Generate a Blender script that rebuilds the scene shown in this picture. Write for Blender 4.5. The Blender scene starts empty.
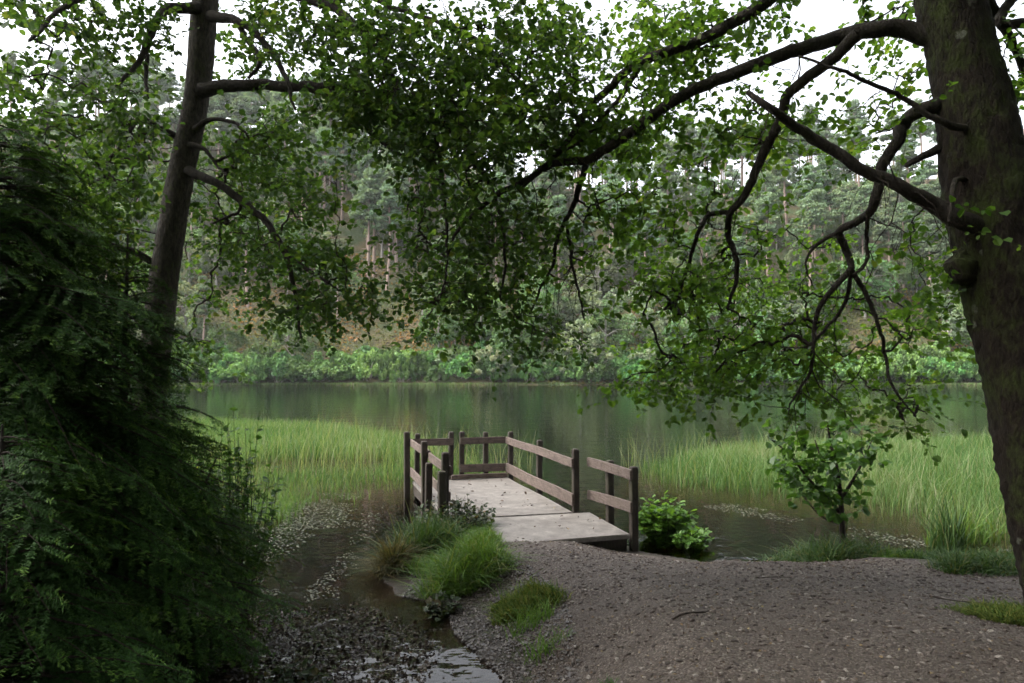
import bpy, math, random
import numpy as np
from mathutils import Vector
R = math.radians
rng = np.random.default_rng(11)
random.seed(11)
scene = bpy.context.scene
COL = scene.collection

# ------------------------------------------------------------------ camera, sky, sun, exposure
CAM_Z, PITCH, FPX = 2.4, R(2.56), 683.0
cam_d = bpy.data.cameras.new('camera'); cam_d.lens = 24.0; cam_d.sensor_width = 36.0
cam_d.clip_start = 0.05; cam_d.clip_end = 3000
cam = bpy.data.objects.new('camera', cam_d); COL.objects.link(cam)
cam.location = (0, 0, CAM_Z); cam.rotation_euler = (R(90) + PITCH, 0, 0)
scene.camera = cam

SUN_EL, SUN_AZ = R(52), R(-92)            # azimuth from +Y towards +X
world = bpy.data.worlds.new('World'); scene.world = world; world.use_nodes = True
wn = world.node_tree; wn.nodes.clear()
sky = wn.nodes.new('ShaderNodeTexSky'); sky.sky_type = 'NISHITA'; sky.sun_disc = False
sky.sun_elevation = SUN_EL; sky.sun_rotation = SUN_AZ
sky.air_density = 1.0; sky.dust_density = 4.0; sky.ozone_density = 1.0
hs = wn.nodes.new('ShaderNodeHueSaturation'); hs.inputs['Saturation'].default_value = 0.22
hs.inputs['Value'].default_value = 1.0
bg = wn.nodes.new('ShaderNodeBackground'); bg.inputs['Strength'].default_value = 0.15
wo = wn.nodes.new('ShaderNodeOutputWorld')
wn.links.new(sky.outputs[0], hs.inputs['Color']); wn.links.new(hs.outputs[0], bg.inputs[0]); wn.links.new(bg.outputs[0], wo.inputs[0])

sun_d = bpy.data.lights.new('sun', 'SUN'); sun_d.energy = 1.5; sun_d.angle = R(40); sun_d.color = (1.0, 0.97, 0.92)
sun = bpy.data.objects.new('sun', sun_d); COL.objects.link(sun)
sdir = Vector((math.cos(SUN_EL) * math.sin(SUN_AZ), math.cos(SUN_EL) * math.cos(SUN_AZ), math.sin(SUN_EL)))
sun.rotation_euler = sdir.to_track_quat('Z', 'Y').to_euler(); sun.location = (0, 0, 40)

vs = scene.view_settings
vs.view_transform = 'Standard'; vs.look = 'None'; vs.gamma = 1.0; vs.use_curve_mapping = False
vs.exposure = 2.05
scene.render.engine = 'CYCLES'
cy = scene.cycles
cy.max_bounces = 7; cy.diffuse_bounces = 3; cy.glossy_bounces = 3; cy.transmission_bounces = 4
cy.transparent_max_bounces = 10; cy.volume_bounces = 0
cy.use_denoising = True; cy.denoising_prefilter = 'FAST'
try: cy.denoiser = 'OPENIMAGEDENOISE'
except Exception: pass
cy.sample_clamp_indirect = 6.0
cy.caustics_reflective = False; cy.caustics_refractive = False

# ------------------------------------------------------------------ small tools
def P(px, py, Y):
    """world points on the picture rays px, py at forward distance Y (arrays allowed)"""
    px = np.asarray(px, float); py = np.asarray(py, float); Y = np.asarray(Y, float)
    a = (px - 512.0) / FPX; b = -(py - 341.5) / FPX
    dy = math.cos(PITCH) - b * math.sin(PITCH); dz = math.sin(PITCH) + b * math.cos(PITCH)
    t = Y / dy
    return np.stack([a * t, Y + 0 * a, CAM_Z + dz * t], -1)

def unit(v):
    return v / (np.linalg.norm(v, axis=-1, keepdims=True) + 1e-12)

def smooth(x, a=0.0, b=1.0):
    t = np.clip((np.asarray(x, float) - a) / (b - a), 0, 1); return t * t * (3 - 2 * t)

_ph = np.random.default_rng(5).uniform(0, 6.28, (12, 2)); _an = np.random.default_rng(6).uniform(0, 6.28, 12)
def wav(x, y, f):
    """cheap smooth noise, about -1..1"""
    s = 0
    for k in range(7):
        c, d = math.cos(_an[k]), math.sin(_an[k]); ff = f * (0.7 + 0.16 * k)
        s = s + np.sin((x * c + y * d) * ff + _ph[k, 0]) * np.cos((-x * d + y * c) * ff * 1.13 + _ph[k, 1])
    return s / 3.2

class Geo:
    """collects vertices and faces (with a random number per vertex) and builds ONE mesh object"""
    def __init__(s): s.v = []; s.f = []; s.n = 0; s.r = []; s.m = []; s.sm = []
    def add(s, V, F, rnd=0.5, mi=0, sm=False):
        V = np.asarray(V, np.float32).reshape(-1, 3); F = np.asarray(F, np.int32)
        s.v.append(V); s.f.append(F + s.n)
        s.r.append(np.broadcast_to(np.asarray(rnd, np.float32), (len(V),)).copy())
        s.m.append(np.full(len(F), mi, np.int32)); s.sm.append(np.full(len(F), sm, bool)); s.n += len(V)
    def mesh(s, name, mats):
        V = np.concatenate(s.v); me = bpy.data.meshes.new(name)
        me.vertices.add(len(V)); me.vertices.foreach_set('co', V.ravel())
        li = np.concatenate([f.ravel() for f in s.f]); ln = np.concatenate([np.full(len(f), f.shape[1], np.int32) for f in s.f])
        st = np.concatenate([[0], np.cumsum(ln)[:-1]]).astype(np.int32)
        me.loops.add(len(li)); me.loops.foreach_set('vertex_index', li.astype(np.int32))
        me.polygons.add(len(ln)); me.polygons.foreach_set('loop_start', st); me.polygons.foreach_set('loop_total', ln)
        me.polygons.foreach_set('material_index', np.concatenate(s.m))
        me.polygons.foreach_set('use_smooth', np.concatenate(s.sm))
        at = me.attributes.new('rnd', 'FLOAT', 'POINT'); at.data.foreach_set('value', np.concatenate(s.r))
        for m in (mats if isinstance(mats, (list, tuple)) else [mats]): me.materials.append(m)
        me.update(calc_edges=True); me.validate()
        return me
    def build(s, name, mats, parent=None, loc=None):
        o = bpy.data.objects.new(name, s.mesh(name, mats)); COL.objects.link(o)
        if parent is not None: o.parent = parent
        if loc is not None: o.location = loc
        return o

def tag(o, label=None, cat=None, group=None, kind=None):
    if label: o['label'] = label
    if cat: o['category'] = cat
    if group: o['group'] = group
    if kind: o['kind'] = kind
    return o
def thing(name, loc, label, cat, group=None, rz=0.0):
    o = bpy.data.objects.new(name, None); COL.objects.link(o); o.empty_display_size = 0.2
    o.location = loc; o.rotation_euler = (0, 0, rz)
    return tag(o, label, cat, group)
def copy_tree(root, loc, rz, sc, label=None, group=None):
    r = root.copy(); COL.objects.link(r); r.location = loc; r.rotation_euler = (0, 0, rz)
    r.scale = sc if isinstance(sc, (tuple, list)) else (sc, sc, sc)
    if label: r['label'] = label
    if group: r['group'] = group
    for ch in list(root.children):
        c = ch.copy(); COL.objects.link(c); c.parent = r
    return r

def catmull(pts, rad, step):
    pts = np.asarray(pts, float); rad = np.asarray(rad, float)
    p = np.vstack([2 * pts[0] - pts[1], pts, 2 * pts[-1] - pts[-2]]); out = []; ro = []
    for i in range(len(pts) - 1):
        n = max(2, int(np.linalg.norm(pts[i + 1] - pts[i]) / step)); t = np.linspace(0, 1, n, endpoint=False)[:, None]
        a, b, c, d = p[i], p[i + 1], p[i + 2], p[i + 3]
        out.append(0.5 * ((2 * b) + (c - a) * t + (2 * a - 5 * b + 4 * c - d) * t ** 2 + (3 * b - a - 3 * c + d) * t ** 3))
        ro.append(rad[i] + (rad[i + 1] - rad[i]) * t[:, 0])
    return np.vstack(out + [pts[-1:]]), np.concatenate(ro + [rad[-1:]])

def tube(g, pts, rad, sides=8, rough=0.0, rnd=0.5, mi=0, cap=True, fl=None):
    pts = np.asarray(pts, float); rad = np.asarray(rad, float); n = len(pts)
    T = unit(np.gradient(pts, axis=0))
    ref = np.array([0, 0, 1.0]) if abs(T[0, 2]) < 0.8 else np.array([1.0, 0, 0])
    N = np.zeros_like(T); nrm = unit(np.cross(T[0], ref))
    for i in range(n):
        nrm = nrm - T[i] * nrm.dot(T[i]); nrm = nrm / (np.linalg.norm(nrm) + 1e-12); N[i] = nrm
    B = np.cross(T, N)
    a = np.linspace(0, 2 * math.pi, sides, endpoint=False)
    rr = rad[:, None] * np.ones((1, sides))
    if rough > 0:
        s = np.concatenate([[0], np.cumsum(np.linalg.norm(np.diff(pts, axis=0), axis=1))])
        L = s[:, None]; A = a[None, :]
        nz = (0.5 * np.sin(3 * A + 2.1 * L) * np.sin(4.7 * L + 1) + 0.35 * np.sin(7 * A - 5 * L + 2) * np.sin(9 * L)
              + 0.3 * np.sin(13 * A + 4 * np.sin(6 * L)) + 0.35 * rng.normal(size=rr.shape))
        rr = rr * (1 + rough * nz)
    if fl is not None: rr = rr * fl(np.arange(n)[:, None] / (n - 1), a[None, :])
    V = pts[:, None, :] + rr[..., None] * (np.cos(a)[None, :, None] * N[:, None, :] + np.sin(a)[None, :, None] * B[:, None, :])
    V = V.reshape(-1, 3)
    i = np.arange(n - 1)[:, None] * sides; j = np.arange(sides)[None, :]; k = (j + 1) % sides
    F = np.stack([i + j, i + k, i + sides + k, i + sides + j], -1).reshape(-1, 4)
    g.add(V, F, rnd, mi, True)
    if cap:
        c = np.vstack([V[-sides:], pts[-1:] + T[-1:] * rad[-1] * 0.5])
        g.add(c, np.array([[q, (q + 1) % sides, sides] for q in range(sides)]), rnd, mi, True)

def leaf_quads(g, base, ax, nrm, size, rnd, w=0.46, fold=0.16, mi=0):
    """broad blunt leaves folded along the midrib: 6 vertices, two quads each"""
    ax = unit(ax); side = unit(np.cross(nrm, ax)); nr = np.cross(ax, side)
    s = np.asarray(size, float)[:, None]
    n = len(base)
    def pt(l, q, h): return base + ax * (l * s) + side * (q * s) + nr * (h * s)
    V = np.stack([pt(0, 0, 0), pt(1, 0, -0.10), pt(0.30, w * .86, fold * w * 1.5), pt(0.74, w * .9, fold * w),
                  pt(0.30, -w * .86, fold * w * 1.5), pt(0.74, -w * .9, fold * w)], 1).reshape(-1, 3)
    o = (np.arange(n) * 6)[:, None]
    F = np.concatenate([o + np.array([[0, 4, 5, 1]]), o + np.array([[0, 1, 3, 2]])], 0)
    g.add(V, F, np.repeat(np.broadcast_to(rnd, (n,)), 6), mi, False)

def rand_dirs(n): return unit(rng.normal(size=(n, 3)))

def blades(g, base, dirn, hgt, width, bend, rnd, mi=0):
    """grass blades: two quads and a tip each, bending towards dirn (horizontal unit vectors)"""
    n = len(base); up = np.array([0, 0, 1.0])
    side = np.stack([-dirn[:, 1], dirn[:, 0], 0 * dirn[:, 0]], -1)
    tw = rng.uniform(0, 6.28, n)[:, None]; side = unit(side * np.cos(tw) + dirn * np.sin(tw))
    h = hgt[:, None]; w = width[:, None] * 0.5; b = bend[:, None]
    def c(t): return base + up * (h * t * (1 - 0.35 * b * t)) + dirn * (h * b * t * t)
    V = np.stack([c(0) - side * w, c(0) + side * w, c(.5) - side * w * .85, c(.5) + side * w * .85,
                  c(.82) - side * w * .5, c(.82) + side * w * .5, c(1.0)], 1).reshape(-1, 3)
    o = (np.arange(n) * 7)[:, None]
    g.add(V, np.concatenate([o + np.array([[0, 1, 3, 2]]), o + np.array([[2, 3, 5, 4]])]), np.repeat(rnd, 7), mi)
    g.add(V[:0], np.zeros((0, 3), int), 0)
    g.f.append((np.arange(n) * 7)[:, None] + np.array([[4, 5, 6]]) + g.n - len(V)); g.m.append(np.full(n, mi, np.int32)); g.sm.append(np.zeros(n, bool))

def in_poly(x, y, poly):
    poly = np.asarray(poly, float); ins = np.zeros(np.shape(x), bool); j = len(poly) - 1
    for i in range(len(poly)):
        xi, yi = poly[i]; xj, yj = poly[j]
        c = ((yi > y) != (yj > y)) & (x < (xj - xi) * (y - yi) / (yj - yi + 1e-12) + xi); ins ^= c; j = i
    return ins
def sdf(x, y, poly):
    """distance to the polygon's edge, positive inside"""
    poly = np.asarray(poly, float); d = np.full(np.shape(x), 1e9)
    for i in range(len(poly)):
        a = poly[i]; e = poly[(i + 1) % len(poly)] - a
        t = np.clip(((x - a[0]) * e[0] + (y - a[1]) * e[1]) / (e @ e), 0, 1)
        d = np.minimum(d, np.hypot(x - a[0] - t * e[0], y - a[1] - t * e[1]))
    return np.where(in_poly(x, y, poly), d, -d)

# ------------------------------------------------------------------ materials
def new_mat(name):
    m = bpy.data.materials.new(name); m.use_nodes = True; nt = m.node_tree; nt.nodes.clear()
    out = nt.nodes.new('ShaderNodeOutputMaterial'); return m, nt, out
def nd(nt, typ, **kw):
    n = nt.nodes.new(typ)
    for k, v in kw.items(): setattr(n, k, v)
    return n
def noise(nt, vec, scale, detail=4, rough=0.6):
    n = nd(nt, 'ShaderNodeTexNoise'); n.inputs['Scale'].default_value = scale; n.inputs['Detail'].default_value = detail
    n.inputs['Roughness'].default_value = rough
    if vec is not None: nt.links.new(vec, n.inputs['Vector'])
    return n.outputs['Fac']
def ramp(nt, fac, stops):
    r = nd(nt, 'ShaderNodeValToRGB'); e = r.color_ramp.elements
    while len(e) < len(stops): e.new(0.5)
    for el, (p, c) in zip(e, stops):
        el.position = p; el.color = (c, c, c, 1) if isinstance(c, (int, float)) else (*c, 1)
    nt.links.new(fac, r.inputs[0]); return r.outputs[0]
def mixc(nt, fac, a, b, mode='MIX'):
    n = nd(nt, 'ShaderNodeMix', data_type='RGBA', blend_type=mode)
    for s, v in ((n.inputs[0], fac), (n.inputs[6], a), (n.inputs[7], b)):
        if isinstance(v, bpy.types.NodeSocket): nt.links.new(v, s)
        elif isinstance(v, (int, float)): s.default_value = v
        else: s.default_value = (*v, 1)
    return n.outputs[2]
def math_n(nt, op, a, b=0.0):
    n = nd(nt, 'ShaderNodeMath', operation=op)
    for s, v in ((n.inputs[0], a), (n.inputs[1], b)):
        if isinstance(v, bpy.types.NodeSocket): nt.links.new(v, s)
        else: s.default_value = v
    return n.outputs[0]
def bump(nt, h, dist, strength=1.0):
    b = nd(nt, 'ShaderNodeBump'); b.inputs['Strength'].default_value = strength; b.inputs['Distance'].default_value = dist
    nt.links.new(h, b.inputs['Height']); return b.outputs[0]
def principled(nt, col, rough=0.7, spec=0.3, normal=None):
    p = nd(nt, 'ShaderNodeBsdfPrincipled')
    for s, v in ((p.inputs['Base Color'], col), (p.inputs['Roughness'], rough), (p.inputs['Specular IOR Level'], spec)):
        if isinstance(v, bpy.types.NodeSocket): nt.links.new(v, s)
        elif isinstance(v, (int, float)): s.default_value = v
        else: s.default_value = (*v, 1)
    if normal is not None: nt.links.new(normal, p.inputs['Normal'])
    return p.outputs[0]
def objco(nt): return nd(nt, 'ShaderNodeTexCoord').outputs['Object']
def rndattr(nt): return nd(nt, 'ShaderNodeAttribute', attribute_name='rnd').outputs['Fac']

def leaf_mat(name, stops, trans=0.4, rough=0.5, spec=0.35, per_object=0.0, tcol=1.25):
    m, nt, out = new_mat(name)
    c = ramp(nt, rndattr(nt), stops)
    if per_object:
        oi = nd(nt, 'ShaderNodeObjectInfo'); h = nd(nt, 'ShaderNodeHueSaturation')
        a = math_n(nt, 'MULTIPLY_ADD', oi.outputs['Random'], per_object); a.node.inputs[2].default_value = 1 - per_object / 2
        nt.links.new(a, h.inputs['Value'])
        b = math_n(nt, 'FRACT', math_n(nt, 'MULTIPLY', oi.outputs['Random'], 7.31))
        b2 = math_n(nt, 'MULTIPLY_ADD', b, 0.05); b2.node.inputs[2].default_value = 0.475
        nt.links.new(b2, h.inputs['Hue'])
        nt.links.new(c, h.inputs['Color']); c = h.outputs[0]
    p = principled(nt, c, rough, spec)
    t = nd(nt, 'ShaderNodeBsdfTranslucent')
    nt.links.new(mixc(nt, 1.0, c, (1.25 * tcol, 1.2 * tcol, 0.55 * tcol), 'MULTIPLY'), t.inputs[0])
    ms = nd(nt, 'ShaderNodeMixShader'); ms.inputs[0].default_value = trans
    nt.links.new(p, ms.inputs[1]); nt.links.new(t.outputs[0], ms.inputs[2]); nt.links.new(ms.outputs[0], out.inputs[0])
    return m

M = {}
M['alder_leaf'] = leaf_mat('alder_leaf', [(0, (.022, .052, .014)), (.55, (.040, .080, .020)), (.9, (.072, .118, .027)), (1, (.13, .14, .036))], .5, .5, .22, tcol=1.8)
M['right_leaf'] = leaf_mat('right_leaf', [(0, (.036, .080, .014)), (.55, (.062, .125, .022)), (.9, (.10, .165, .032)), (1, (.155, .175, .045))], .52, .5, .2, tcol=1.9)  # paler, yellower green than the left tree's leaves
M['sapling_leaf'] = leaf_mat('sapling_leaf', [(0, (.035, .085, .018)), (1, (.07, .15, .028))], .42, .4, .4)
M['needle'] = leaf_mat('needle', [(0, (.010, .028, .007)), (.6, (.030, .074, .016)), (1, (.10, .18, .034))], .2, .6, .10)
M['reed'] = leaf_mat('reed', [(0, (.042, .092, .026)), (.55, (.088, .155, .050)), (.85, (.13, .19, .075)), (1, (.20, .205, .12))], .35, .7, .12)
M['bright_grass'] = leaf_mat('bright_grass', [(0, (.05, .11, .02)), (.8, (.10, .18, .032)), (1, (.20, .20, .07))], .35, .55, .25)
M['dark_grass'] = leaf_mat('dark_grass', [(0, (.022, .05, .015)), (.8, (.05, .095, .025)), (1, (.13, .13, .05))], .3, .55, .25)
M['sedge'] = leaf_mat('sedge', [(0, (.035, .045, .018)), (.5, (.075, .07, .032)), (1, (.15, .115, .055))], .25, .6, .2)
M['weed_leaf'] = leaf_mat('weed_leaf', [(0, (.018, .032, .014)), (.7, (.04, .06, .024)), (1, (.09, .07, .04))], .3, .5, .3)
M['balsam_leaf'] = leaf_mat('balsam_leaf', [(0, (.06, .14, .022)), (1, (.12, .23, .04))], .42, .45, .35)
M['moss'] = leaf_mat('moss', [(0, (.035, .065, .014)), (.6, (.085, .125, .026)), (1, (.17, .17, .05))], .25, .8, .1)
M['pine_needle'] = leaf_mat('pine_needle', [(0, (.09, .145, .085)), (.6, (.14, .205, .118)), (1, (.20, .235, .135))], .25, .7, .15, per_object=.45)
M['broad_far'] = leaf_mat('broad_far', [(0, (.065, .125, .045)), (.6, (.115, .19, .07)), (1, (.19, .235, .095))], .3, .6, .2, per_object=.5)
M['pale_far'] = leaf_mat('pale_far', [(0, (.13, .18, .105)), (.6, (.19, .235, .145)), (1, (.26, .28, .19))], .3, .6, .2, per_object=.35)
M['rhodo'] = leaf_mat('rhodo', [(0, (.045, .12, .035)), (.6, (.10, .20, .055)), (1, (.18, .29, .085))], .25, .5, .25, per_object=.95)
M['bracken'] = leaf_mat('bracken', [(0, (.10, .11, .035)), (.45, (.18, .14, .05)), (1, (.27, .14, .06))], .25, .7, .1)

def bark_mat(name, dark, light, moss_amt=0.3, lichen=False, scale=9.0, mossc=(.045, .06, .014)):
    m, nt, out = new_mat(name); co = objco(nt)
    mp = nd(nt, 'ShaderNodeMapping'); mp.inputs['Scale'].default_value = (1, 1, 0.35); nt.links.new(co, mp.inputs['Vector'])
    n1 = noise(nt, mp.outputs[0], scale * 2.2, 7, .7); n2 = noise(nt, co, scale * .25, 4, .6); n3 = noise(nt, co, scale * 9, 3, .7)
    vo = nd(nt, 'ShaderNodeTexVoronoi'); vo.feature = 'DISTANCE_TO_EDGE'; vo.inputs['Scale'].default_value = scale * 2.6
    nt.links.new(mp.outputs[0], vo.inputs['Vector'])
    c = mixc(nt, ramp(nt, n1, [(.3, 0.0), (.68, 1.0)]), dark, light)
    c = mixc(nt, math_n(nt, 'MULTIPLY', ramp(nt, n3, [(.56, 0.0), (.66, .55)]), ramp(nt, n1, [(.35, .2), (.6, 1.0)])), c, tuple(q * 1.9 for q in light))
    mo = math_n(nt, 'ADD', math_n(nt, 'MULTIPLY', n2, .6), math_n(nt, 'MULTIPLY', n1, .4))
    c = mixc(nt, ramp(nt, mo, [(.66 - moss_amt * .3, 0.0), (.78 - moss_amt * .3, .9)]), c, mixc(nt, n3, tuple(q * .45 for q in mossc), tuple(q * 1.5 for q in mossc)))
    h = math_n(nt, 'ADD', math_n(nt, 'MULTIPLY', ramp(nt, vo.outputs['Distance'], [(0, 0.0), (.25, 1.0)]), .35), math_n(nt, 'MULTIPLY', n1, 1.8))
    h = math_n(nt, 'ADD', h, math_n(nt, 'MULTIPLY', n3, .5))
    if lichen:
        v2 = nd(nt, 'ShaderNodeTexVoronoi'); v2.inputs['Scale'].default_value = 6.0
        wob = nd(nt, 'ShaderNodeVectorMath', operation='ADD'); nz = nd(nt, 'ShaderNodeTexNoise'); nz.inputs['Scale'].default_value = 14
        sc = nd(nt, 'ShaderNodeVectorMath', operation='SCALE'); sc.inputs['Scale'].default_value = .10
        nt.links.new(co, nz.inputs['Vector']); nt.links.new(nz.outputs['Color'], sc.inputs[0]); nt.links.new(co, wob.inputs[0]); nt.links.new(sc.outputs[0], wob.inputs[1])
        nt.links.new(wob.outputs[0], v2.inputs['Vector'])
        spot = math_n(nt, 'MULTIPLY', ramp(nt, v2.outputs['Distance'], [(.16, 1.0), (.22, 0.0)]), ramp(nt, v2.outputs['Color'], [(.58, 0.0), (.66, .6)]))
        spot = math_n(nt, 'MULTIPLY', spot, ramp(nt, n3, [(.35, .2), (.6, 1.0)]))
        c = mixc(nt, spot, c, (.26, .27, .22))
    s = principled(nt, c, .85, .2, bump(nt, h, .022, 1.0)); nt.links.new(s, out.inputs[0]); return m
M['bark_mossy'] = bark_mat('bark_mossy', (.007, .005, .0036), (.033, .023, .016), .58, True, 13)
M['bark_alder'] = bark_mat('bark_alder', (.012, .0095, .007), (.10, .085, .066), .30, False, 16)
M['branch'] = bark_mat('branch', (.020, .016, .013), (.06, .05, .04), .2, False, 16)
M['twig'] = bark_mat('twig', (.022, .016, .012), (.05, .037, .028), .0, False, 30)
M['pine_bark'] = bark_mat('pine_bark', (.17, .12, .095), (.33, .25, .205), .0, False, 1.2)
M['birch_bark'] = bark_mat('birch_bark', (.17, .155, .13), (.36, .34, .30), .1, False, 1.0)

# ------------------------------------------------------------------ terrain shape
BANK = [(-.05, 5.2), (-.15, 6.0), (-.72, 6.8), (-1.3, 7.5), (-1.62, 8.2), (-1.5, 9.2), (-1.15, 10.0), (-.4, 10.5), (.5, 10.6), (1.35, 10.2), (1.7, 9.3), (2.4, 8.6), (3.2, 8.55),
        (4.4, 9.0), (5.2, 8.6), (6.3, 8.1), (9, 8.9), (20, 12), (70, 18), (70, -60), (-70, -60), (-30, -14), (-6, -3.5), (-1.6, .2), (-.75, 1.6), (-.35, 3.2), (-.08, 4.4)]
LEFT = [(-2.5, 1.6), (-2.75, 3.6), (-2.9, 5.4), (-3.2, 7), (-3.7, 9), (-4.6, 10.8), (-7, 12.5), (-20, 15), (-70, 20), (-70, -30), (-30, -9), (-8, -1.5), (-3.6, .4)]
MUD = [(-.25, 4.2), (-.35, 5.2), (-.62, 5.9), (-.85, 6.6), (-1.5, 7.0), (-2.1, 7.0), (-2.6, 6.5), (-2.9, 5.3), (-2.8, 3.6), (-2.2, 1.8), (-1.2, 1.2), (-.6, 2.2)]
CHAN = [(-.85, 4.0), (-.05, 4.0), (-.1, 6.0), (-.5, 6.85), (-.95, 6.9), (-.62, 6.1)]
REED_R = [(2.9, 15.3), (3.8, 13.9), (4.8, 13.1), (6.0, 12.7), (6.4, 11.3), (6.25, 10.2), (6.6, 9.4), (9, 9.6), (20, 12.4), (34, 15), (34, 25), (18, 23.5), (12, 22.2), (7.2, 20.8), (5.0, 19.3), (3.5, 17.3)]
REED_L = [(-8.5, 12.2), (-5.3, 12.6), (-3.6, 13.1), (-2.6, 13.9), (-1.3, 14.5), (-.1, 14.9), (.1, 16.3), (-1.4, 19.7), (-3.8, 25.0), (-7, 29), (-14, 32), (-34, 32), (-34, 15.5), (-16, 13.5)]
SHORE_Y = 126.0
def shore(x): return SHORE_Y + 2.0 * np.sin(x * .045 + 1) + 1.1 * np.sin(x * .13) - 26 * smooth(np.abs(x), 110, 200)
def ridge(x): return 66 + 18 * smooth(-x, 0, 75) + 3 * np.sin(x * .05 + 2)

def height(x, y):
    x = np.asarray(x, float); y = np.asarray(y, float)
    nb = wav(x, y, 1.7) * .16 + wav(x + 5, y, 5) * .06
    d1 = sdf(x, y, BANK) + nb; d2 = sdf(x, y, LEFT) + nb
    top1 = .90 - .66 * (.5 * smooth(y, 2.2, 9.0) + .5 * np.clip((y - 1.5) / 7.5, 0, 1)) + .25 * smooth(x, 4, 12) + .5 * smooth(-y, 2, 30)
    z1 = .012 + (top1 - .012) * smooth(d1, 0, 1.35)
    z2 = .012 + (.55 + .35 * smooth(-x, 3, 14)) * smooth(d2, 0, 1.6)
    zl = np.maximum(np.where(d1 > 0, z1, -9), np.where(d2 > 0, z2, -9))
    d = np.maximum(d1, d2)
    bed = -1.5 * (1 - np.exp(np.minimum(d, 0) / 4.0)) - .16 * (1 - np.exp(np.minimum(d, 0) / .35))
    dr = np.maximum(sdf(x, y, REED_R), sdf(x, y, REED_L))
    bed = np.maximum(bed, -.9 + .85 * smooth(dr, -2.5, .3))
    dm = sdf(x, y, MUD) + nb * .7
    mud = -.06 + .048 * smooth(dm, 0, .5) + .012 * wav(x, y, 6) + .012 * wav(x, y, 17)
    dch = sdf(x, y, CHAN) + nb * .5
    mud = mud - .11 * smooth(dch, -.06, .2)
    bed = np.where(dm > 0, np.maximum(bed, mud), bed)
    z = np.where(d > 0, np.maximum(zl, np.where(dm > 0, mud, -9)), bed)
    z = z + np.where(z > .0, .012 * wav(x, y, 7) * smooth(z, 0, .1) + .03 * wav(x, y, 1.3) * smooth(z, .1, .4), 0)
    ds = y - shore(x)
    far = np.where(ds > 0, .25 * smooth(ds, 0, .6) + ridge(x) * smooth(ds, -12, 115) * smooth(ds, 0, 14) + .8 * wav(x, y, .12) * smooth(ds, 3, 15), -1.5 * smooth(-ds, 0, 8) - .1)
    return np.where(y > 70, far, z)
def hz(x, y): return float(height(np.array([x]), np.array([y]))[0])

def axis_lines(lo, hi, step, ends, grow):
    a = list(np.arange(lo, hi + 1e-6, step)); s = step
    while a[-1] < ends[1]: s = min(s * grow, 14); a.append(a[-1] + s)
    s = step
    while a[0] > ends[0]: s = min(s * grow, 14); a.insert(0, a[0] - s)
    return np.array(a)
gx = axis_lines(-4.2, 6.4, .05, (-420, 420), 1.09)
gy = axis_lines(3.0, 10.0, .05, (-60, 520), 1.06)
GX, GY = np.meshgrid(gx, gy); GZ = height(GX, GY)
nx, ny = len(gx), len(gy)
ii, jj = np.meshgrid(np.arange(nx - 1), np.arange(ny - 1)); q = jj * nx + ii
GF = np.stack([q, q + 1, q + nx + 1, q + nx], -1).reshape(-1, 4)
cx = (GX[:-1, :-1] + GX[1:, 1:]).ravel() / 2; cyy = (GY[:-1, :-1] + GY[1:, 1:]).ravel() / 2
PATH = [(-.2, 9.5), (1.2, 9.5), (1.7, 9.0), (2.4, 8.5), (3.1, 8.2), (4.0, 7.9), (4.8, 7.3), (5.2, 6.3), (4.9, 5.2), (4.6, 3.5), (5, 0), (7, -12), (1, -12), (-.6, 0), (.15, 3.5), (.15, 5.4), (.1, 6.3), (.05, 7.3), (-.1, 8.4)]
nbp = wav(cx, cyy, 3.1) * .12
is_path = (sdf(cx, cyy, PATH) + nbp) > 0
is_far = cyy > 90

def ground_mat():
    m, nt, out = new_mat('ground'); geo = nd(nt, 'ShaderNodeNewGeometry'); co = geo.outputs['Position']
    sep = nd(nt, 'ShaderNodeSeparateXYZ'); nt.links.new(co, sep.inputs[0])
    n1 = noise(nt, co, 3.0, 5); n2 = noise(nt, co, 38, 4, .7)
    soil = mixc(nt, ramp(nt, n2, [(.35, 0.0), (.7, 1.0)]), (.012, .009, .006), (.048, .034, .024))
    grn = mixc(nt, ramp(nt, n2, [(.3, 0.0), (.7, 1.0)]), (.02, .035, .010), (.07, .085, .022))
    c = mixc(nt, ramp(nt, n1, [(.42, 0.0), (.62, .8)]), soil, grn)
    under = ramp(nt, sep.outputs['Z'], [(.0, 1.0), (.06, 0.0)])
    mudc = mixc(nt, ramp(nt, n2, [(.35, 0.0), (.65, 1.0)]), (.010, .006, .004), (.042, .024, .012))
    c = mixc(nt, under, c, mudc)
    ro = mixc(nt, ramp(nt, sep.outputs['Z'], [(.02, 1.0), (.12, 0.0)]), (.85, .85, .85), (.6, .6, .6))
    s = principled(nt, c, ro, .4, bump(nt, noise(nt, co, 45, 6, .8), .035, 1.0)); nt.links.new(s, out.inputs[0]); return m
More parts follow.
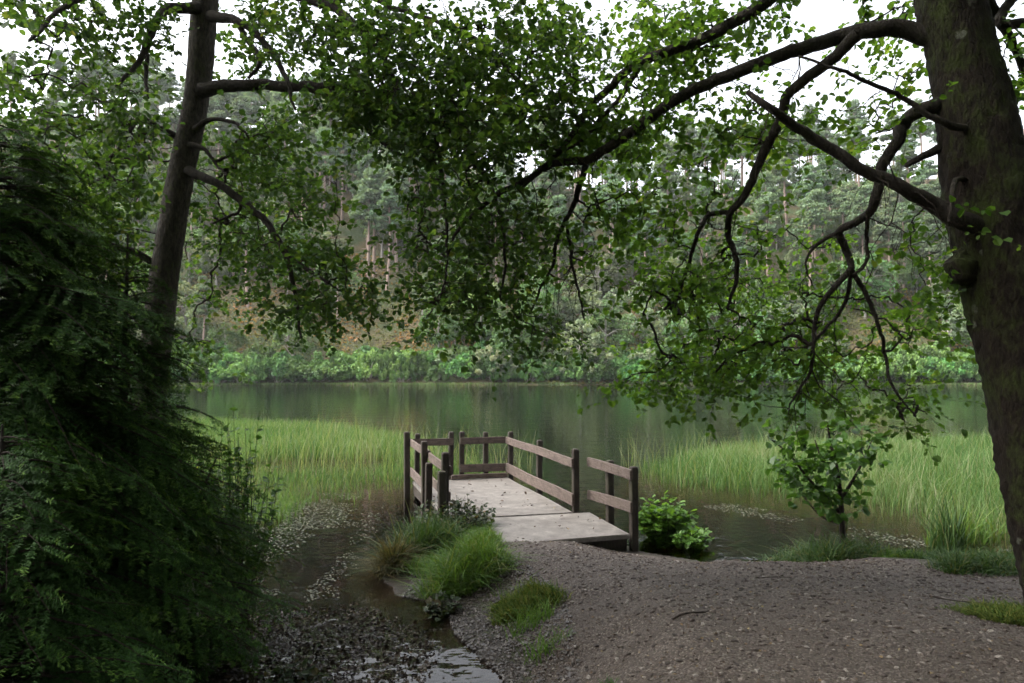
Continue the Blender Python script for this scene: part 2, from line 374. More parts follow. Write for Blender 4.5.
def gravel_mat():
    m, nt, out = new_mat('gravel'); geo = nd(nt, 'ShaderNodeNewGeometry'); co = geo.outputs['Position']
    v1 = nd(nt, 'ShaderNodeTexVoronoi'); v1.inputs['Scale'].default_value = 85; nt.links.new(co, v1.inputs['Vector'])
    v2 = nd(nt, 'ShaderNodeTexVoronoi'); v2.inputs['Scale'].default_value = 24; nt.links.new(co, v2.inputs['Vector'])
    sp = nd(nt, 'ShaderNodeSeparateColor'); nt.links.new(v1.outputs['Color'], sp.inputs[0])
    st = ramp(nt, sp.outputs[0], [(0, (.018, .013, .010)), (.45, (.056, .042, .034)), (.8, (.10, .078, .065)), (1, (.23, .20, .175))])
    n1 = noise(nt, co, 1.6, 4); n2 = noise(nt, co, 75, 4, .7)
    earth = mixc(nt, n2, (.015, .010, .007), (.058, .041, .030))
    c = mixc(nt, ramp(nt, n1, [(.35, .35), (.65, .8)]), earth, st)
    c = mixc(nt, ramp(nt, noise(nt, co, .9, 3), [(.45, 0.0), (.7, .45)]), c, (.050, .036, .028))
    h = math_n(nt, 'SUBTRACT', math_n(nt, 'ADD', math_n(nt, 'MULTIPLY', n2, .8), .6), v1.outputs['Distance'])
    h = math_n(nt, 'SUBTRACT', h, math_n(nt, 'MULTIPLY', v2.outputs['Distance'], .6))
    s = principled(nt, c, .75, .35, bump(nt, h, .010, 1.0)); nt.links.new(s, out.inputs[0]); return m
def hill_mat():
    m, nt, out = new_mat('hill'); geo = nd(nt, 'ShaderNodeNewGeometry'); co = geo.outputs['Position']
    c = mixc(nt, ramp(nt, noise(nt, co, .16, 5), [(.4, 0.0), (.6, 1.0)]), (.05, .07, .028), (.10, .075, .04))
    c = mixc(nt, ramp(nt, noise(nt, co, 1.2, 4), [(.35, 0.0), (.7, .6)]), c, (.035, .045, .02))
    s = principled(nt, c, .9, .1, bump(nt, noise(nt, co, 2.5, 5, .7), .5, .8)); nt.links.new(s, out.inputs[0]); return m
M['ground'] = ground_mat(); M['gravel'] = gravel_mat(); M['hill'] = hill_mat()
VG = np.stack([GX.ravel(), GY.ravel(), GZ.ravel()], -1)
def sub_sheet(name, mask, mat):
    f = GF[mask]; u, inv = np.unique(f.ravel(), return_inverse=True)
    g = Geo(); g.add(VG[u], inv.reshape(-1, 4), .5, 0, True)
    return tag(g.build(name, mat), kind='structure')
sub_sheet('ground', ~is_path & ~is_far, M['ground'])
sub_sheet('path', is_path, M['gravel'])
sub_sheet('hillside', is_far, M['hill'])

# the lake: a closed body of brown water under a rippled surface
def water_mat():
    m, nt, out = new_mat('water'); geo = nd(nt, 'ShaderNodeNewGeometry'); co = geo.outputs['Position']
    mp = nd(nt, 'ShaderNodeMapping'); mp.inputs['Scale'].default_value = (.7, 1.0, 1); nt.links.new(co, mp.inputs['Vector'])
    h = math_n(nt, 'ADD', math_n(nt, 'MULTIPLY', noise(nt, mp.outputs[0], 1.1, 3, .5), 1.0), math_n(nt, 'MULTIPLY', noise(nt, mp.outputs[0], 6.0, 2, .5), .22))
    nrm = bump(nt, h, .04, .5)
    gl = nd(nt, 'ShaderNodeBsdfGlossy'); gl.inputs['Roughness'].default_value = .03; gl.inputs['Color'].default_value = (.95, .95, .95, 1)
    tr = nd(nt, 'ShaderNodeBsdfTransparent'); tr.inputs['Color'].default_value = (.92, .88, .8, 1)
    fr = nd(nt, 'ShaderNodeFresnel'); fr.inputs['IOR'].default_value = 1.33
    nt.links.new(nrm, gl.inputs['Normal']); nt.links.new(nrm, fr.inputs['Normal'])
    ms = nd(nt, 'ShaderNodeMixShader'); nt.links.new(fr.outputs[0], ms.inputs[0]); nt.links.new(tr.outputs[0], ms.inputs[1]); nt.links.new(gl.outputs[0], ms.inputs[2])
    nt.links.new(ms.outputs[0], out.inputs['Surface'])
    ab = nd(nt, 'ShaderNodeVolumeAbsorption'); ab.inputs['Color'].default_value = (.50, .33, .12, 1); ab.inputs['Density'].default_value = 2.2
    nt.links.new(ab.outputs[0], out.inputs['Volume']); return m
M['water'] = water_mat()
g = Geo()
b = np.array([[-300, -30, -3], [300, -30, -3], [300, 150, -3], [-300, 150, -3], [-300, -30, 0], [300, -30, 0], [300, 150, 0], [-300, 150, 0]], float)
g.add(b, [[0, 3, 2, 1], [4, 5, 6, 7], [0, 1, 5, 4], [1, 2, 6, 5], [2, 3, 7, 6], [3, 0, 4, 7]])
tag(g.build('lake', M['water']), kind='structure')

# ------------------------------------------------------------------ far hillside trees (one of each kind, then copies)
def clump_quads(g, centers, rad, n_each, size, flat=1.0, mi=1, lo=0.0):
    c = np.repeat(centers, n_each, 0); n = len(c); rr = np.repeat(rad, n_each)
    d = rand_dirs(n); off = d * (rr * rng.uniform(.35, 1.0, n) ** .6)[:, None]; off[:, 2] *= flat
    p = c + off
    nr = unit(d * .6 + rand_dirs(n) * .9 + np.array([0, 0, .35])); ax = unit(np.cross(nr, rand_dirs(n)))
    s = size * rng.uniform(.6, 1.3, n)
    shade = np.repeat(rng.uniform(0, 1, len(centers)), n_each) * .6 + rng.uniform(0, .4, n)
    leaf_quads(g, p - ax * s[:, None] * .5, ax, nr, s, shade, .42, .2, mi)
def far_tree(name, label, cat, group, kind, seed):
    global rng
    rng = np.random.default_rng(seed)
    root = thing(name, (0, 0, 0), label, cat, group); t = Geo(); c = Geo()
    if kind == 'pine':
        H = rng.uniform(21, 25); bend = rng.normal(0, .35, 2)
        zs = np.linspace(-1, H, 12); pts = np.stack([bend[0] * np.sin(zs / H * 3), bend[1] * np.sin(zs / H * 2.4), zs], -1)
        tube(t, pts, np.linspace(.40, .07, 12), 6, .04)
        cen = []; rad = []
        for k in range(34):
            z = H * rng.uniform(.50, 1.0) ** .8; L = (3.4 * (1 - ((z / H - .5) / .52) ** 2) + .5) * rng.uniform(.5, 1.05); a = rng.uniform(0, 6.28)
            p = np.array([np.interp(z, zs, pts[:, 0]) + L * math.cos(a), np.interp(z, zs, pts[:, 1]) + L * math.sin(a), z + L * .12])
            tube(t, [[np.interp(z, zs, pts[:, 0]), np.interp(z, zs, pts[:, 1]), z - .4], (p + [0, 0, z]) / 2 * [1, 1, 0] + [0, 0, z - .1], p], [.06, .045, .02], 4)
            cen.append(p); rad.append(rng.uniform(.8, 1.5))
            if L > 1.8: cen.append(p * [.55, .55, 1] + rng.normal(0, .3, 3)); rad.append(rng.uniform(.6, 1.1))
        for k in range(7):
            z = H * rng.uniform(.25, .5); a = rng.uniform(0, 6.28); L = rng.uniform(.8, 2.2)
            tube(t, [[0, 0, z], [L * math.cos(a), L * math.sin(a), z - .2]], [.035, .012], 3)
        clump_quads(c, np.array(cen), np.array(rad) * 1.15, 80, .46, .42, 0)
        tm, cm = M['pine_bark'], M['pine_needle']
    elif kind in ('broad', 'pale', 'willow'):
        H = {'broad': rng.uniform(11, 14), 'pale': rng.uniform(9, 12), 'willow': rng.uniform(6, 8)}[kind]; W = H * rng.uniform(.34, .42)
        if kind == 'willow': W = H * .62
        tube(t, [[0, 0, -1], [.15, .1, H * .25], [.1, -.1, H * .5], [.3, .1, H * .85]], [.26, .2, .14, .04], 6, .05)
        nc = 44; d = rand_dirs(nc); f = rng.uniform(.45, 1.0, nc)
        cen = d * f[:, None] * np.array([W, W, H * .40]) + np.array([0, 0, H * .56]); cen[:, 2] = np.maximum(cen[:, 2], H * (.05 if kind == 'willow' else .16))
        for k in range(0, nc, 4):
            z0 = H * rng.uniform(.2, .5); tube(t, [[.1, 0, z0], cen[k] * .5 + np.array([0, 0, z0 * .6]), cen[k]], [.1, .06, .02], 4)
        rad = rng.uniform(.55, 1.25, nc) * H / 11
        clump_quads(c, cen, rad, 64, .40, .8, 0)
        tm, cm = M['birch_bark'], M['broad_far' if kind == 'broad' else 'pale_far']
    else:                                   # rhododendron / shore bush
        W, H = 3.0, 3.1
        nc = 46; a = rng.uniform(0, 6.28, nc); q = np.sqrt(rng.uniform(0, 1, nc)); zz = H * np.sqrt(np.clip(1 - q ** 2 * .9, 0, 1)) * rng.uniform(.35, 1.0, nc)
        cen = np.stack([W * q * np.cos(a), W * q * np.sin(a), zz * .85 + .1], -1)
        for k in range(0, nc, 3): tube(t, [[rng.normal(0, .3), rng.normal(0, .3), -.6], cen[k] * [.5, .5, .6], cen[k]], [.06, .045, .015], 4)
        clump_quads(c, cen, rng.uniform(.4, .8, nc), 70, .30, .75, 0)
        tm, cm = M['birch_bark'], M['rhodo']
    t.build('trunk' if kind != 'bush' else 'stem', tm, root); c.build('crown' if kind != 'bush' else 'foliage', cm, root)
    return root
KINDS = {
 'pine': ('pine_tree', 'tall scots pine with bare reddish trunk on the far hillside', 'pine tree', 'pines on the far hillside'),
 'broad': ('leafy_tree', 'rounded mid green broadleaf tree on the slope across the lake', 'tree', 'green broadleaf trees across the lake'),
 'pale': ('birch_tree', 'pale grey green birch with light trunk on the far slope', 'birch tree', 'pale birches on the far slope'),
 'willow': ('willow_tree', 'low spreading silvery willow overhanging the far shoreline', 'willow tree', 'silvery willows on the far shore'),
 'bush': ('rhododendron_bush', 'dense green rhododendron bush lining the far shore of the lake', 'bush', 'rhododendrons along the far shore')}
PROTO = {k: [] for k in KINDS}; USED = {}
def far_place(kind, x, y, s, seed, sz=None):
    i = seed % (4 if kind in ('pine', 'broad') else 3)
    while len(PROTO[kind]) <= i: PROTO[kind].append(far_tree(*KINDS[kind], kind, 100 + 17 * len(PROTO[kind]) + len(kind) * 7))
    o = PROTO[kind][i]; z = hz(x, y) - .1; rz = (seed * 2.399) % 6.28; sc = (s, s, sz or s)
    if o.name not in USED:
        USED[o.name] = 1; o.location = (x, y, z); o.rotation_euler = (0, 0, rz); o.scale = sc
    else: copy_tree(o, (x, y, z), rz, sc)
fr = np.random.default_rng(77); used_xy = []
def spaced(x, y, d):
    for (a, b) in used_xy:
        if (a - x) ** 2 + (b - y) ** 2 < d * d: return False
    used_xy.append((x, y)); return True
seed = 0
# trunks one can pick out, left of the middle
for (px, Y, s) in ((247, 148, .95), (201, 131, .75), (367, 160, 1.15), (373, 163, 1.1), (386, 158, 1.1), (396, 166, 1.12), (392, 172, 1.05), (337, 146, .55), (232, 158, .95), (238, 165, 1.0), (300, 170, 1.1), (322, 176, 1.1),
                   (660, 168, .95), (845, 170, .9), (825, 176, .95), (870, 165, .9), (415, 180, 1.1), (265, 178, 1.1)):
    x = (px - 512) / FPX * Y; used_xy.append((x, Y)); far_place('pine', x, Y, s, seed); seed += 1
n = 0
while n < 230:
    x, y = fr.uniform(-150, 140), 146 + 112 * fr.uniform() ** .9
    if y < 172 and -62 < x < -14: continue
    if spaced(x, y, 4.5): far_place('pine', x, y, fr.uniform(.85, 1.15), seed); seed += 1; n += 1
n = 0; used_xy = []
while n < 280:
    x, y = fr.uniform(-135, 125), 131 + 87 * fr.uniform() ** 1.25
    if 134 < y < 151 and -64 < x < -14 and fr.uniform() < .62: continue
    if y < 166 and abs(x / y + .192) < .037: continue
    k = 'broad' if fr.uniform() < .5 else 'pale'
    if spaced(x, y, 4.0): far_place(k, x, y, fr.uniform(.75, 1.3), seed); seed += 1; n += 1
for (px, dy, s) in ((490, 2.5, 1.0), (505, 3, .8), (600, 3, 1.0), (560, 4, 1.0), (440, 7, .8), (655, 3, .9), (720, 4, 1.1)):
    x = (px - 512) / FPX * SHORE_Y; far_place('willow', x, shore(x) + dy, s, seed); seed += 1
x = -100
while x < 100:
    x += fr.uniform(2.4, 4.2); far_place('bush', x, shore(x) + fr.uniform(1.8, 4.5), fr.uniform(.7, 1.3), seed, fr.uniform(1.1, 2.1)); seed += 1
    if fr.uniform() < .8: far_place('bush', x, shore(x) + fr.uniform(5, 9), fr.uniform(1.0, 1.7), seed, fr.uniform(1.2, 2.2)); seed += 1
rng = np.random.default_rng(21)
# bracken and rough growth on the hill, and the pale grass strip at its foot
g = Geo(); nb_ = 26000
x = rng.uniform(-110, 110, nb_); y = rng.uniform(129, 170, nb_); z = height(x, y)
dd = rand_dirs(nb_); dd[:, 2] = np.abs(dd[:, 2]) * .6 + .15; s = rng.uniform(.35, .8, nb_)
orange = smooth(wav(x, y, .22) + .5 * np.exp(-((x + 38) / 26) ** 2), -.1, .7)
leaf_quads(g, np.stack([x, y, z], -1), dd, unit(rand_dirs(nb_) + [0, -.4, 1]), s, np.clip(orange * .8 + rng.uniform(-.25, .2, nb_), 0, 1), .35, .2)
tag(g.build('bracken', M['bracken']), 'orange and green bracken covering the slope across the lake', 'bracken', kind='stuff')
g = Geo(); nb_ = 9000; x = rng.uniform(-100, 100, nb_); y = shore(x) + rng.uniform(-.3, 1.3, nb_)
a = rng.uniform(0, 6.28, nb_); blades(g, np.stack([x, y, height(x, y) * 0 + .02], -1), np.stack([np.cos(a), np.sin(a), 0 * a], -1), rng.uniform(.25, .7, nb_), np.full(nb_, .12), rng.uniform(.2, .9, nb_), rng.uniform(.4, 1, nb_))
tag(g.build('shore_grass', M['reed']), 'thin pale strip of grass along the far waterline', 'grass', kind='stuff')

# ------------------------------------------------------------------ reed beds in the shallows
def scatter(poly, n, edge=.5):
    poly = np.array(poly); lo = poly.min(0); hi = poly.max(0); X = []; Y = []
    c = 0
    while c < n:
        x = rng.uniform(lo[0], hi[0], n); y = rng.uniform(lo[1], hi[1], n)
        d = sdf(x, y, poly) + .35 * wav(x, y, 1.1); k = (d > 0) & (rng.uniform(0, 1, n) < .25 + .75 * smooth(d, 0, edge)); X.append(x[k]); Y.append(y[k]); c += k.sum()
    return np.concatenate(X)[:n], np.concatenate(Y)[:n]
def stalks(g, poly, n):
    x, y = scatter(poly, n, .4); a = rng.uniform(0, 6.28, n)
    blades(g, np.stack([x, y, np.full(n, -.05)], -1), np.stack([np.cos(a), np.sin(a), 0 * a], -1), rng.uniform(.7, 1.25, n), np.full(n, .012), rng.uniform(.05, .5, n), rng.uniform(.8, 1, n))
    return g
def reed_bed(poly, n, hmul, gap=None):
    g = Geo(); x, y = scatter(poly, n, 1.8)
    k = np.abs(x) < y * .85 + 2
    if gap is not None:
        e = ((x - gap[0]) / gap[2]) ** 2 + ((y - gap[1]) / gap[3]) ** 2 + .4 * wav(x, y, 1.6); k &= e > 1
    x, y = x[k], y[k]; n = len(x); d = sdf(x, y, poly)
    pat = wav(x, y, .55); a = rng.uniform(0, 6.28, n)
    h = hmul * ((.5 + .5 * smooth(y, 15.5, 19.5)) if gap is not None else 1) * (rng.uniform(.55, 1.05, n) + .35 * (rng.uniform(0, 1, n) > .93)) * (.65 + .35 * smooth(d, 0, 1.5)) * (1 + .12 * pat)
    z = height(x, y)
    blades(g, np.stack([x, y, np.minimum(z, -.02)], -1), np.stack([np.cos(a), np.sin(a), 0 * a], -1), h + .1, rng.uniform(.005, .013, n) * (.5 + y / 28), rng.uniform(.08, .7, n),
           np.clip(.45 + .22 * pat + .28 * wav(x + 9, y, 1.9) + rng.normal(0, .30, n), 0, 1))
    return g
tag(stalks(reed_bed(REED_L, 85000, .55, (-4.9, 17.6, 2.3, 1.2)), [(-6, 14), (-1.5, 15), (.6, 15.4), (.4, 17.5), (-2, 21), (-7, 26)], 500).build('reed_bed', M['reed']), 'bed of light green reeds left of the jetty', 'reeds', kind='stuff')
tag(stalks(reed_bed(REED_R, 105000, .60), [(2.2, 15.4), (4, 13.6), (6.2, 12.4), (10, 12), (16, 16), (12, 22), (5.5, 20.5), (2.6, 17.5)], 700).build('reed_bed', M['reed']), 'bed of pale green reeds right of the jetty behind the sapling', 'reeds', kind='stuff')

x, y = scatter([(-6.5, 10.8), (-4.6, 10.2), (-3.0, 11.4), (-2.5, 13.4), (-4.2, 13.3), (-7.5, 12.8)], 2600, .8); n = len(x); a = rng.uniform(0, 6.28, n); g = Geo()
k = wav(x, y, 1.9) > -.25; x, y, a = x[k], y[k], a[k]; n = len(x)
blades(g, np.stack([x, y, np.full(n, -.05)], -1), np.stack([np.cos(a), np.sin(a), 0 * a], -1), rng.uniform(.12, .42, n), rng.uniform(.006, .012, n), rng.uniform(.1, .8, n), rng.uniform(0, .8, n))
tag(g.build('water_grass', M['reed']), 'sparse grass standing in the pool in front of the left reeds', 'grass', kind='stuff')

# ------------------------------------------------------------------ jetty
def wood_mat(name, dark, light, green=0.2, along='x'):
    m, nt, out = new_mat(name); co = objco(nt)
    mp = nd(nt, 'ShaderNodeMapping'); mp.inputs['Scale'].default_value = (1.5, 14, 14) if along == 'x' else ((14, 1.5, 14) if along == 'y' else (14, 14, 1.5))
    nt.links.new(co, mp.inputs['Vector'])
    n1 = noise(nt, mp.outputs[0], 3.0, 6, .7); n2 = noise(nt, co, 4.0, 4)
    c = mixc(nt, ramp(nt, n1, [(.3, 0.0), (.7, 1.0)]), dark, light)
    c = mixc(nt, ramp(nt, n2, [(.5, 0.0), (.75, green * 2)]), c, (.05, .055, .025))
    c = mixc(nt, ramp(nt, noise(nt, co, 11, 4, .7), [(.52, 0.0), (.66, .8)]), c, dark)
    c = mixc(nt, ramp(nt, noise(nt, mp.outputs[0], 9.0, 4, .8), [(.56, 0.0), (.68, .6)]), c, tuple(min(1, q * 1.7) for q in light))
    s = principled(nt, c, .75, .25, bump(nt, n1, .006, .8)); nt.links.new(s, out.inputs[0]); return m
M['rail_x'] = wood_mat('rail_x', (.034, .024, .020), (.125, .094, .080), .15, 'x')
M['rail_y'] = wood_mat('rail_y', (.036, .026, .021), (.145, .110, .094), .15, 'y')
M['post'] = wood_mat('post', (.012, .009, .007), (.045, .034, .026), .3, 'z')
def deck_mat():
    m, nt, out = new_mat('deck'); co = objco(nt)
    n1 = noise(nt, co, 2.2, 6, .65); n2 = noise(nt, co, 30, 4, .7)
    c = mixc(nt, ramp(nt, n1, [(.3, 0.0), (.7, 1.0)]), (.080, .070, .060), (.205, .185, .166))
    c = mixc(nt, ramp(nt, n2, [(.52, 0.0), (.68, .7)]), c, (.07, .058, .047))
    c = mixc(nt, ramp(nt, noise(nt, co, 2.1, 5, .7), [(.46, 0.0), (.62, .75)]), c, (.075, .064, .054))
    s = principled(nt, c, mixc(nt, n1, (.75, .75, .75), (.45, .45, .45)), .4, bump(nt, n2, .004, .7)); nt.links.new(s, out.inputs[0]); return m
M['deck'] = deck_mat()
DECK_Z = .30; JT = R(16.5)
jet = thing('jetty', (-.1, 13.8, DECK_Z), 'weathered wooden fishing jetty with rails reaching into the lake', 'jetty', rz=JT)
def jw(x, y): return (-.1 + math.cos(JT) * x - math.sin(JT) * y, 13.8 + math.sin(JT) * x + math.cos(JT) * y)
def board(name, x0, x1, y0, y1, z0, z1, mat, tilt=0.0, cham=.006, sub=None):
    """a plank with eased edges, slightly worn; tilt lifts its near (-y) end"""
    g = Geo(); xs = np.array([x0, x0 + cham, x1 - cham, x1]); 
    L = [np.linspace(a, b, 3) for a, b in ((x0, x1), (y0, y1), (z0, z1))]
    import bmesh
    bm = bmesh.new(); bmesh.ops.create_cube(bm, size=1.0)
    for v in bm.verts: v.co = Vector(((x0 + x1) / 2 + v.co.x * (x1 - x0), (y0 + y1) / 2 + v.co.y * (y1 - y0), (z0 + z1) / 2 + v.co.z * (z1 - z0)))
    bmesh.ops.bevel(bm, geom=list(bm.edges), offset=min(cham, (x1 - x0) * .3, (y1 - y0) * .3, (z1 - z0) * .3), segments=2, affect='EDGES')
    long_e = [e for e in bm.edges if e.calc_length() > .6]
    if long_e: bmesh.ops.subdivide_edges(bm, edges=long_e, cuts=7, use_grid_fill=True)
    r = random.Random(int(abs(x0 * 31 + y0 * 57 + z0 * 91) * 100))
    ph = r.uniform(0, 6)
    for v in bm.verts:
        v.co.z += .006 * math.sin(v.co.y * 2.3 + v.co.x * 1.9 + ph) + r.uniform(-.0015, .0015) + tilt * (y1 - v.co.y)
        v.co.x += .005 * math.sin(v.co.y * 1.7 + ph)
    me = bpy.data.meshes.new(name); bm.to_mesh(me); bm.free(); me.materials.append(mat)
    o = bpy.data.objects.new(name, me); COL.objects.link(o); o.parent = jet; return o
def post(x, y, top, w=.095, lean=(0, 0), zb=-1.0):
    g = Geo(); h = w / 2
    zs = [zb, .2, top - .03, top - .006, top]; ws = [h, h, h, h * .9, h * .72]
    V = []
    for z, q in zip(zs, ws):
        dx, dy = lean[0] * max(z, 0), lean[1] * max(z, 0); ch = q * .78
        for (a, b) in ((-ch, -q), (ch, -q), (q, -ch), (q, ch), (ch, q), (-ch, q), (-q, ch), (-q, -ch)): V.append((x + a + dx, y + b + dy, z))
    F = []
    for i in range(len(zs) - 1):
        for k in range(8): F.append((i * 8 + k, i * 8 + (k + 1) % 8, i * 8 + 8 + (k + 1) % 8, i * 8 + 8 + k))
    g.add(V, F); n0 = (len(zs) - 1) * 8
    g.add(np.array(V[n0:] + [(x + lean[0] * top, y + lean[1] * top, top + .006)]), [(k, (k + 1) % 8, 8) for k in range(8)])
    return g.build('post', M['post'], jet)
board('deck', -1.9, 0.0, -3.57, 0.0, -.06, 0.0, M['deck'], cham=.008)
board('ramp', -1.5, .27, -4.97, -3.585, -.075, -.012, M['deck'], tilt=-.022, cham=.01)
board('kerb_board', -1.15, -.02, -.10, -.012, .004, .085, M['rail_x'])
board('fascia_board', -1.88, -.02, -3.5, -3.44, -.26, -.065, M['post']); board('fascia_board', -1.48, .25, -4.88, -4.82, -.28, -.085, M['post'])
board('side_beam', -.07, -.015, -3.43, -.02, -.24, -.064, M['post']); board('side_beam', -1.885, -1.83, -3.43, -.02, -.24, -.064, M['post']); board('side_beam', .2, .255, -4.8, -3.6, -.27, -.08, M['post'])
board('back_beam', -1.82, -.08, -.075, -.02, -.24, -.064, M['post'])
# right side: rails on the deck side of the posts
for s, tp in ((.0, .90), (1.78, .90), (3.5, .93)): post(.075, -s, tp, lean=(random.uniform(-.012, .012), random.uniform(-.012, .012)))
board('rail', -.018, .024, -3.58, .05, .665, .80, M['rail_y']); board('rail', -.018, .024, -3.58, .05, .085, .265, M['rail_y'])
# far end, with its gap
for w, tp in ((.42, .90), (.91, .92), (1.13, .92), (1.8, .90)): post(-w, .075, tp, lean=(random.uniform(-.012, .012), 0))
board('rail', -.955, -.04, -.012, .024, .67, .80, M['rail_x']); board('rail', -1.90, -1.09, -.012, .024, .665, .80, M['rail_x'])
board('rail', -.95, -.03, -.012, .024, .12, .275, M['rail_x'])
# left side: posts outside, rails inside, two short posts by the shore
for s, tp, w in ((.0, .95, .11), (2.1, .97, .10), (3.8, .98, .10)): post(-2.0, -s, tp, w, (random.uniform(-.015, .015), random.uniform(-.015, .015)))
post(-2.085, -2.95, .73, .10, (.01, .0)); post(-2.055, -3.93, .74, .11, (-.01, .01))
board('rail', -1.95, -1.91, -2.13, .04, .675, .81, M['rail_y']); board('rail', -1.95, -1.91, -3.86, -2.14, .66, .79, M['rail_y'])
board('rail', -1.95, -1.91, -2.13, .03, .10, .265, M['rail_y']); board('rail', -1.95, -1.91, -3.80, -2.15, .30, .43, M['rail_y'])
# the short rail beside the ramp
for s, tp in ((4.11, .82), (4.87, .83)): post(.36, -s, tp, .10, (random.uniform(-.01, .01), .012), -.33)
board('rail', .265, .308, -4.96, -3.5, .665, .80, M['rail_y']); board('rail', .265, .308, -4.96, -3.5, .16, .30, M['rail_y'], tilt=.055)

# ------------------------------------------------------------------ small stones, litter
def stones(name, x, y, smin, smax, mat, label, cat, zoff=0.0, flat=.6):
    """many little eight-sided stones as one mesh"""
    g = Geo(); n = len(x); z = height(x, y) + zoff
    s = smin + (smax - smin) * rng.uniform(0, 1, n) ** 5
    t = (1 + 5 ** .5) / 2
    base = unit(np.array([(-1, t, 0), (1, t, 0), (-1, -t, 0), (1, -t, 0), (0, -1, t), (0, 1, t), (0, -1, -t), (0, 1, -t), (t, 0, -1), (t, 0, 1), (-t, 0, -1), (-t, 0, 1)], float))
    fc = np.array([(0, 11, 5), (0, 5, 1), (0, 1, 7), (0, 7, 10), (0, 10, 11), (1, 5, 9), (5, 11, 4), (11, 10, 2), (10, 7, 6), (7, 1, 8), (3, 9, 4), (3, 4, 2), (3, 2, 6), (3, 6, 8), (3, 8, 9), (4, 9, 5), (2, 4, 11), (6, 2, 10), (8, 6, 7), (9, 8, 1)])
    a = rng.uniform(0, 6.28, n)[:, None]
    B = base[None] * rng.uniform(.65, 1.25, (n, 12, 1))
    bx = (B[..., 0] * np.cos(a) - B[..., 1] * np.sin(a)) ; by = (B[..., 0] * np.sin(a) + B[..., 1] * np.cos(a))
    el = rng.uniform(.7, 1.3, (n, 1)); f = rng.uniform(flat * .6, flat * 1.3, (n, 1))
    V = np.stack([x[:, None] + bx * s[:, None] * el, y[:, None] + by * s[:, None] / el, z[:, None] + B[..., 2] * s[:, None] * f + s[:, None] * .12], -1)
    F = (np.arange(n) * 12)[:, None, None] + fc[None]
    g.add(V.reshape(-1, 3), F.reshape(-1, 3), np.repeat(rng.uniform(0, 1, n), 12), 0, False)
    return tag(g.build(name, mat), label, cat, kind='stuff')
def stone_mat(name, stops, rough, spec):
    m, nt, out = new_mat(name); co = objco(nt)
    c = mixc(nt, noise(nt, co, 120, 3), ramp(nt, rndattr(nt), stops), (.05, .04, .035)); n = noise(nt, co, 160, 3)
    s = principled(nt, c, rough, spec, bump(nt, n, .003, .6)); nt.links.new(s, out.inputs[0]); return m
M['stone'] = stone_mat('stone', [(0, (.014, .010, .008)), (.5, (.064, .048, .039)), (.85, (.155, .128, .108)), (1, (.34, .305, .275))], .75, .3)
M['wet_stone'] = stone_mat('wet_stone', [(0, (.010, .007, .0055)), (.6, (.036, .025, .018)), (.9, (.085, .065, .05)), (1, (.2, .18, .16))], .40, .45)
def litter_mat(name, stops, rough=.6):
    m, nt, out = new_mat(name); s = principled(nt, ramp(nt, rndattr(nt), stops), rough, .3); nt.links.new(s, out.inputs[0]); return m
M['sodden'] = litter_mat('sodden', [(0, (.010, .007, .005)), (.7, (.04, .026, .017)), (.95, (.09, .065, .045)), (1, (.17, .15, .13))], .42)
M['litter'] = litter_mat('litter', [(0, (.02, .013, .009)), (.6, (.07, .043, .026)), (.9, (.15, .10, .05)), (1, (.24, .19, .09))])
x, y = scatter(PATH, 90000, .2); k = (y > 3.2) & (np.abs(x - .2) < y * .8 + .3); x, y = x[k][:38000], y[k][:38000]
stones('path_pebbles', x, y, .0035, .023, M['stone'], 'small loose pebbles spread over the gravel path', 'pebbles')
x, y = scatter([(-.1, 4.2), (-.25, 5.6), (-.8, 6.7), (-1.6, 7.2), (-2.5, 6.9), (-2.95, 5.4), (-2.8, 3.6), (-1.5, 3.2)], 19000, .3)
k = (sdf(x, y, CHAN) < .02) | (rng.uniform(0, 1, len(x)) < .06); x, y = x[k], y[k]
stones('stream_pebbles', x, y, .004, .022, M['wet_stone'], 'wet dark pebbles and mud lumps on the stream bed', 'pebbles', .002, .7)
x, y = scatter([(-.3, 4.0), (.45, 4.2), (.5, 6), (.25, 7.4), (-.35, 8.3), (-1.5, 8.5), (-1.4, 7.3), (-.85, 6.6), (-.35, 5.9)], 15000, .02)
k = (height(x, y) > .006); x, y = x[k], y[k]
stones('bank_pebbles', x, y, .006, .026, M['wet_stone'], 'dark damp pebbles on the bank between stream and path', 'pebbles', 0, .6)

def litter(name, x, y, z, size, mat, label, cat, up=1.6):
    g = Geo(); n = len(x); ax = rand_dirs(n) * [1, 1, .25]
    leaf_quads(g, np.stack([x, y, z], -1), ax, unit(rand_dirs(n) + [0, 0, up]), size * rng.uniform(.5, 1.3, n), rng.uniform(0, 1, n), .36, .25)
    return tag(g.build(name, mat), label, cat, kind='stuff')
x, y = scatter(PATH, 9000, .1); k = (y > 3.2); x, y = x[k], y[k]
litter('fallen_leaves', x, y, height(x, y) + .006, .022, M['litter'], 'brown fallen leaves scattered over the gravel path', 'fallen leaves')
x, y = scatter([(-.2, 4.2), (-.3, 5.6), (-.85, 6.7), (-1.6, 7.3), (-2.5, 7.0), (-2.95, 5.4), (-2.8, 3.6)], 5200, .3)
k = (sdf(x, y, CHAN) < .03) | (rng.uniform(0, 1, len(x)) < .05); x, y = x[k], y[k]
litter('sodden_leaves', x, y, np.maximum(height(x, y), 0) + .005, .032, M['sodden'], 'sodden dark leaves lying on the muddy stream bed', 'fallen leaves', .8)
lx = rng.uniform(-1.9, -.15, 60); ly = rng.uniform(-3.5, -.15, 60); lx2 = rng.uniform(-1.2, .2, 16); ly2 = rng.uniform(-4.9, -3.65, 16)
lx = np.concatenate([lx, lx2]); ly = np.concatenate([ly, ly2]); X, Y = jw(lx, ly)
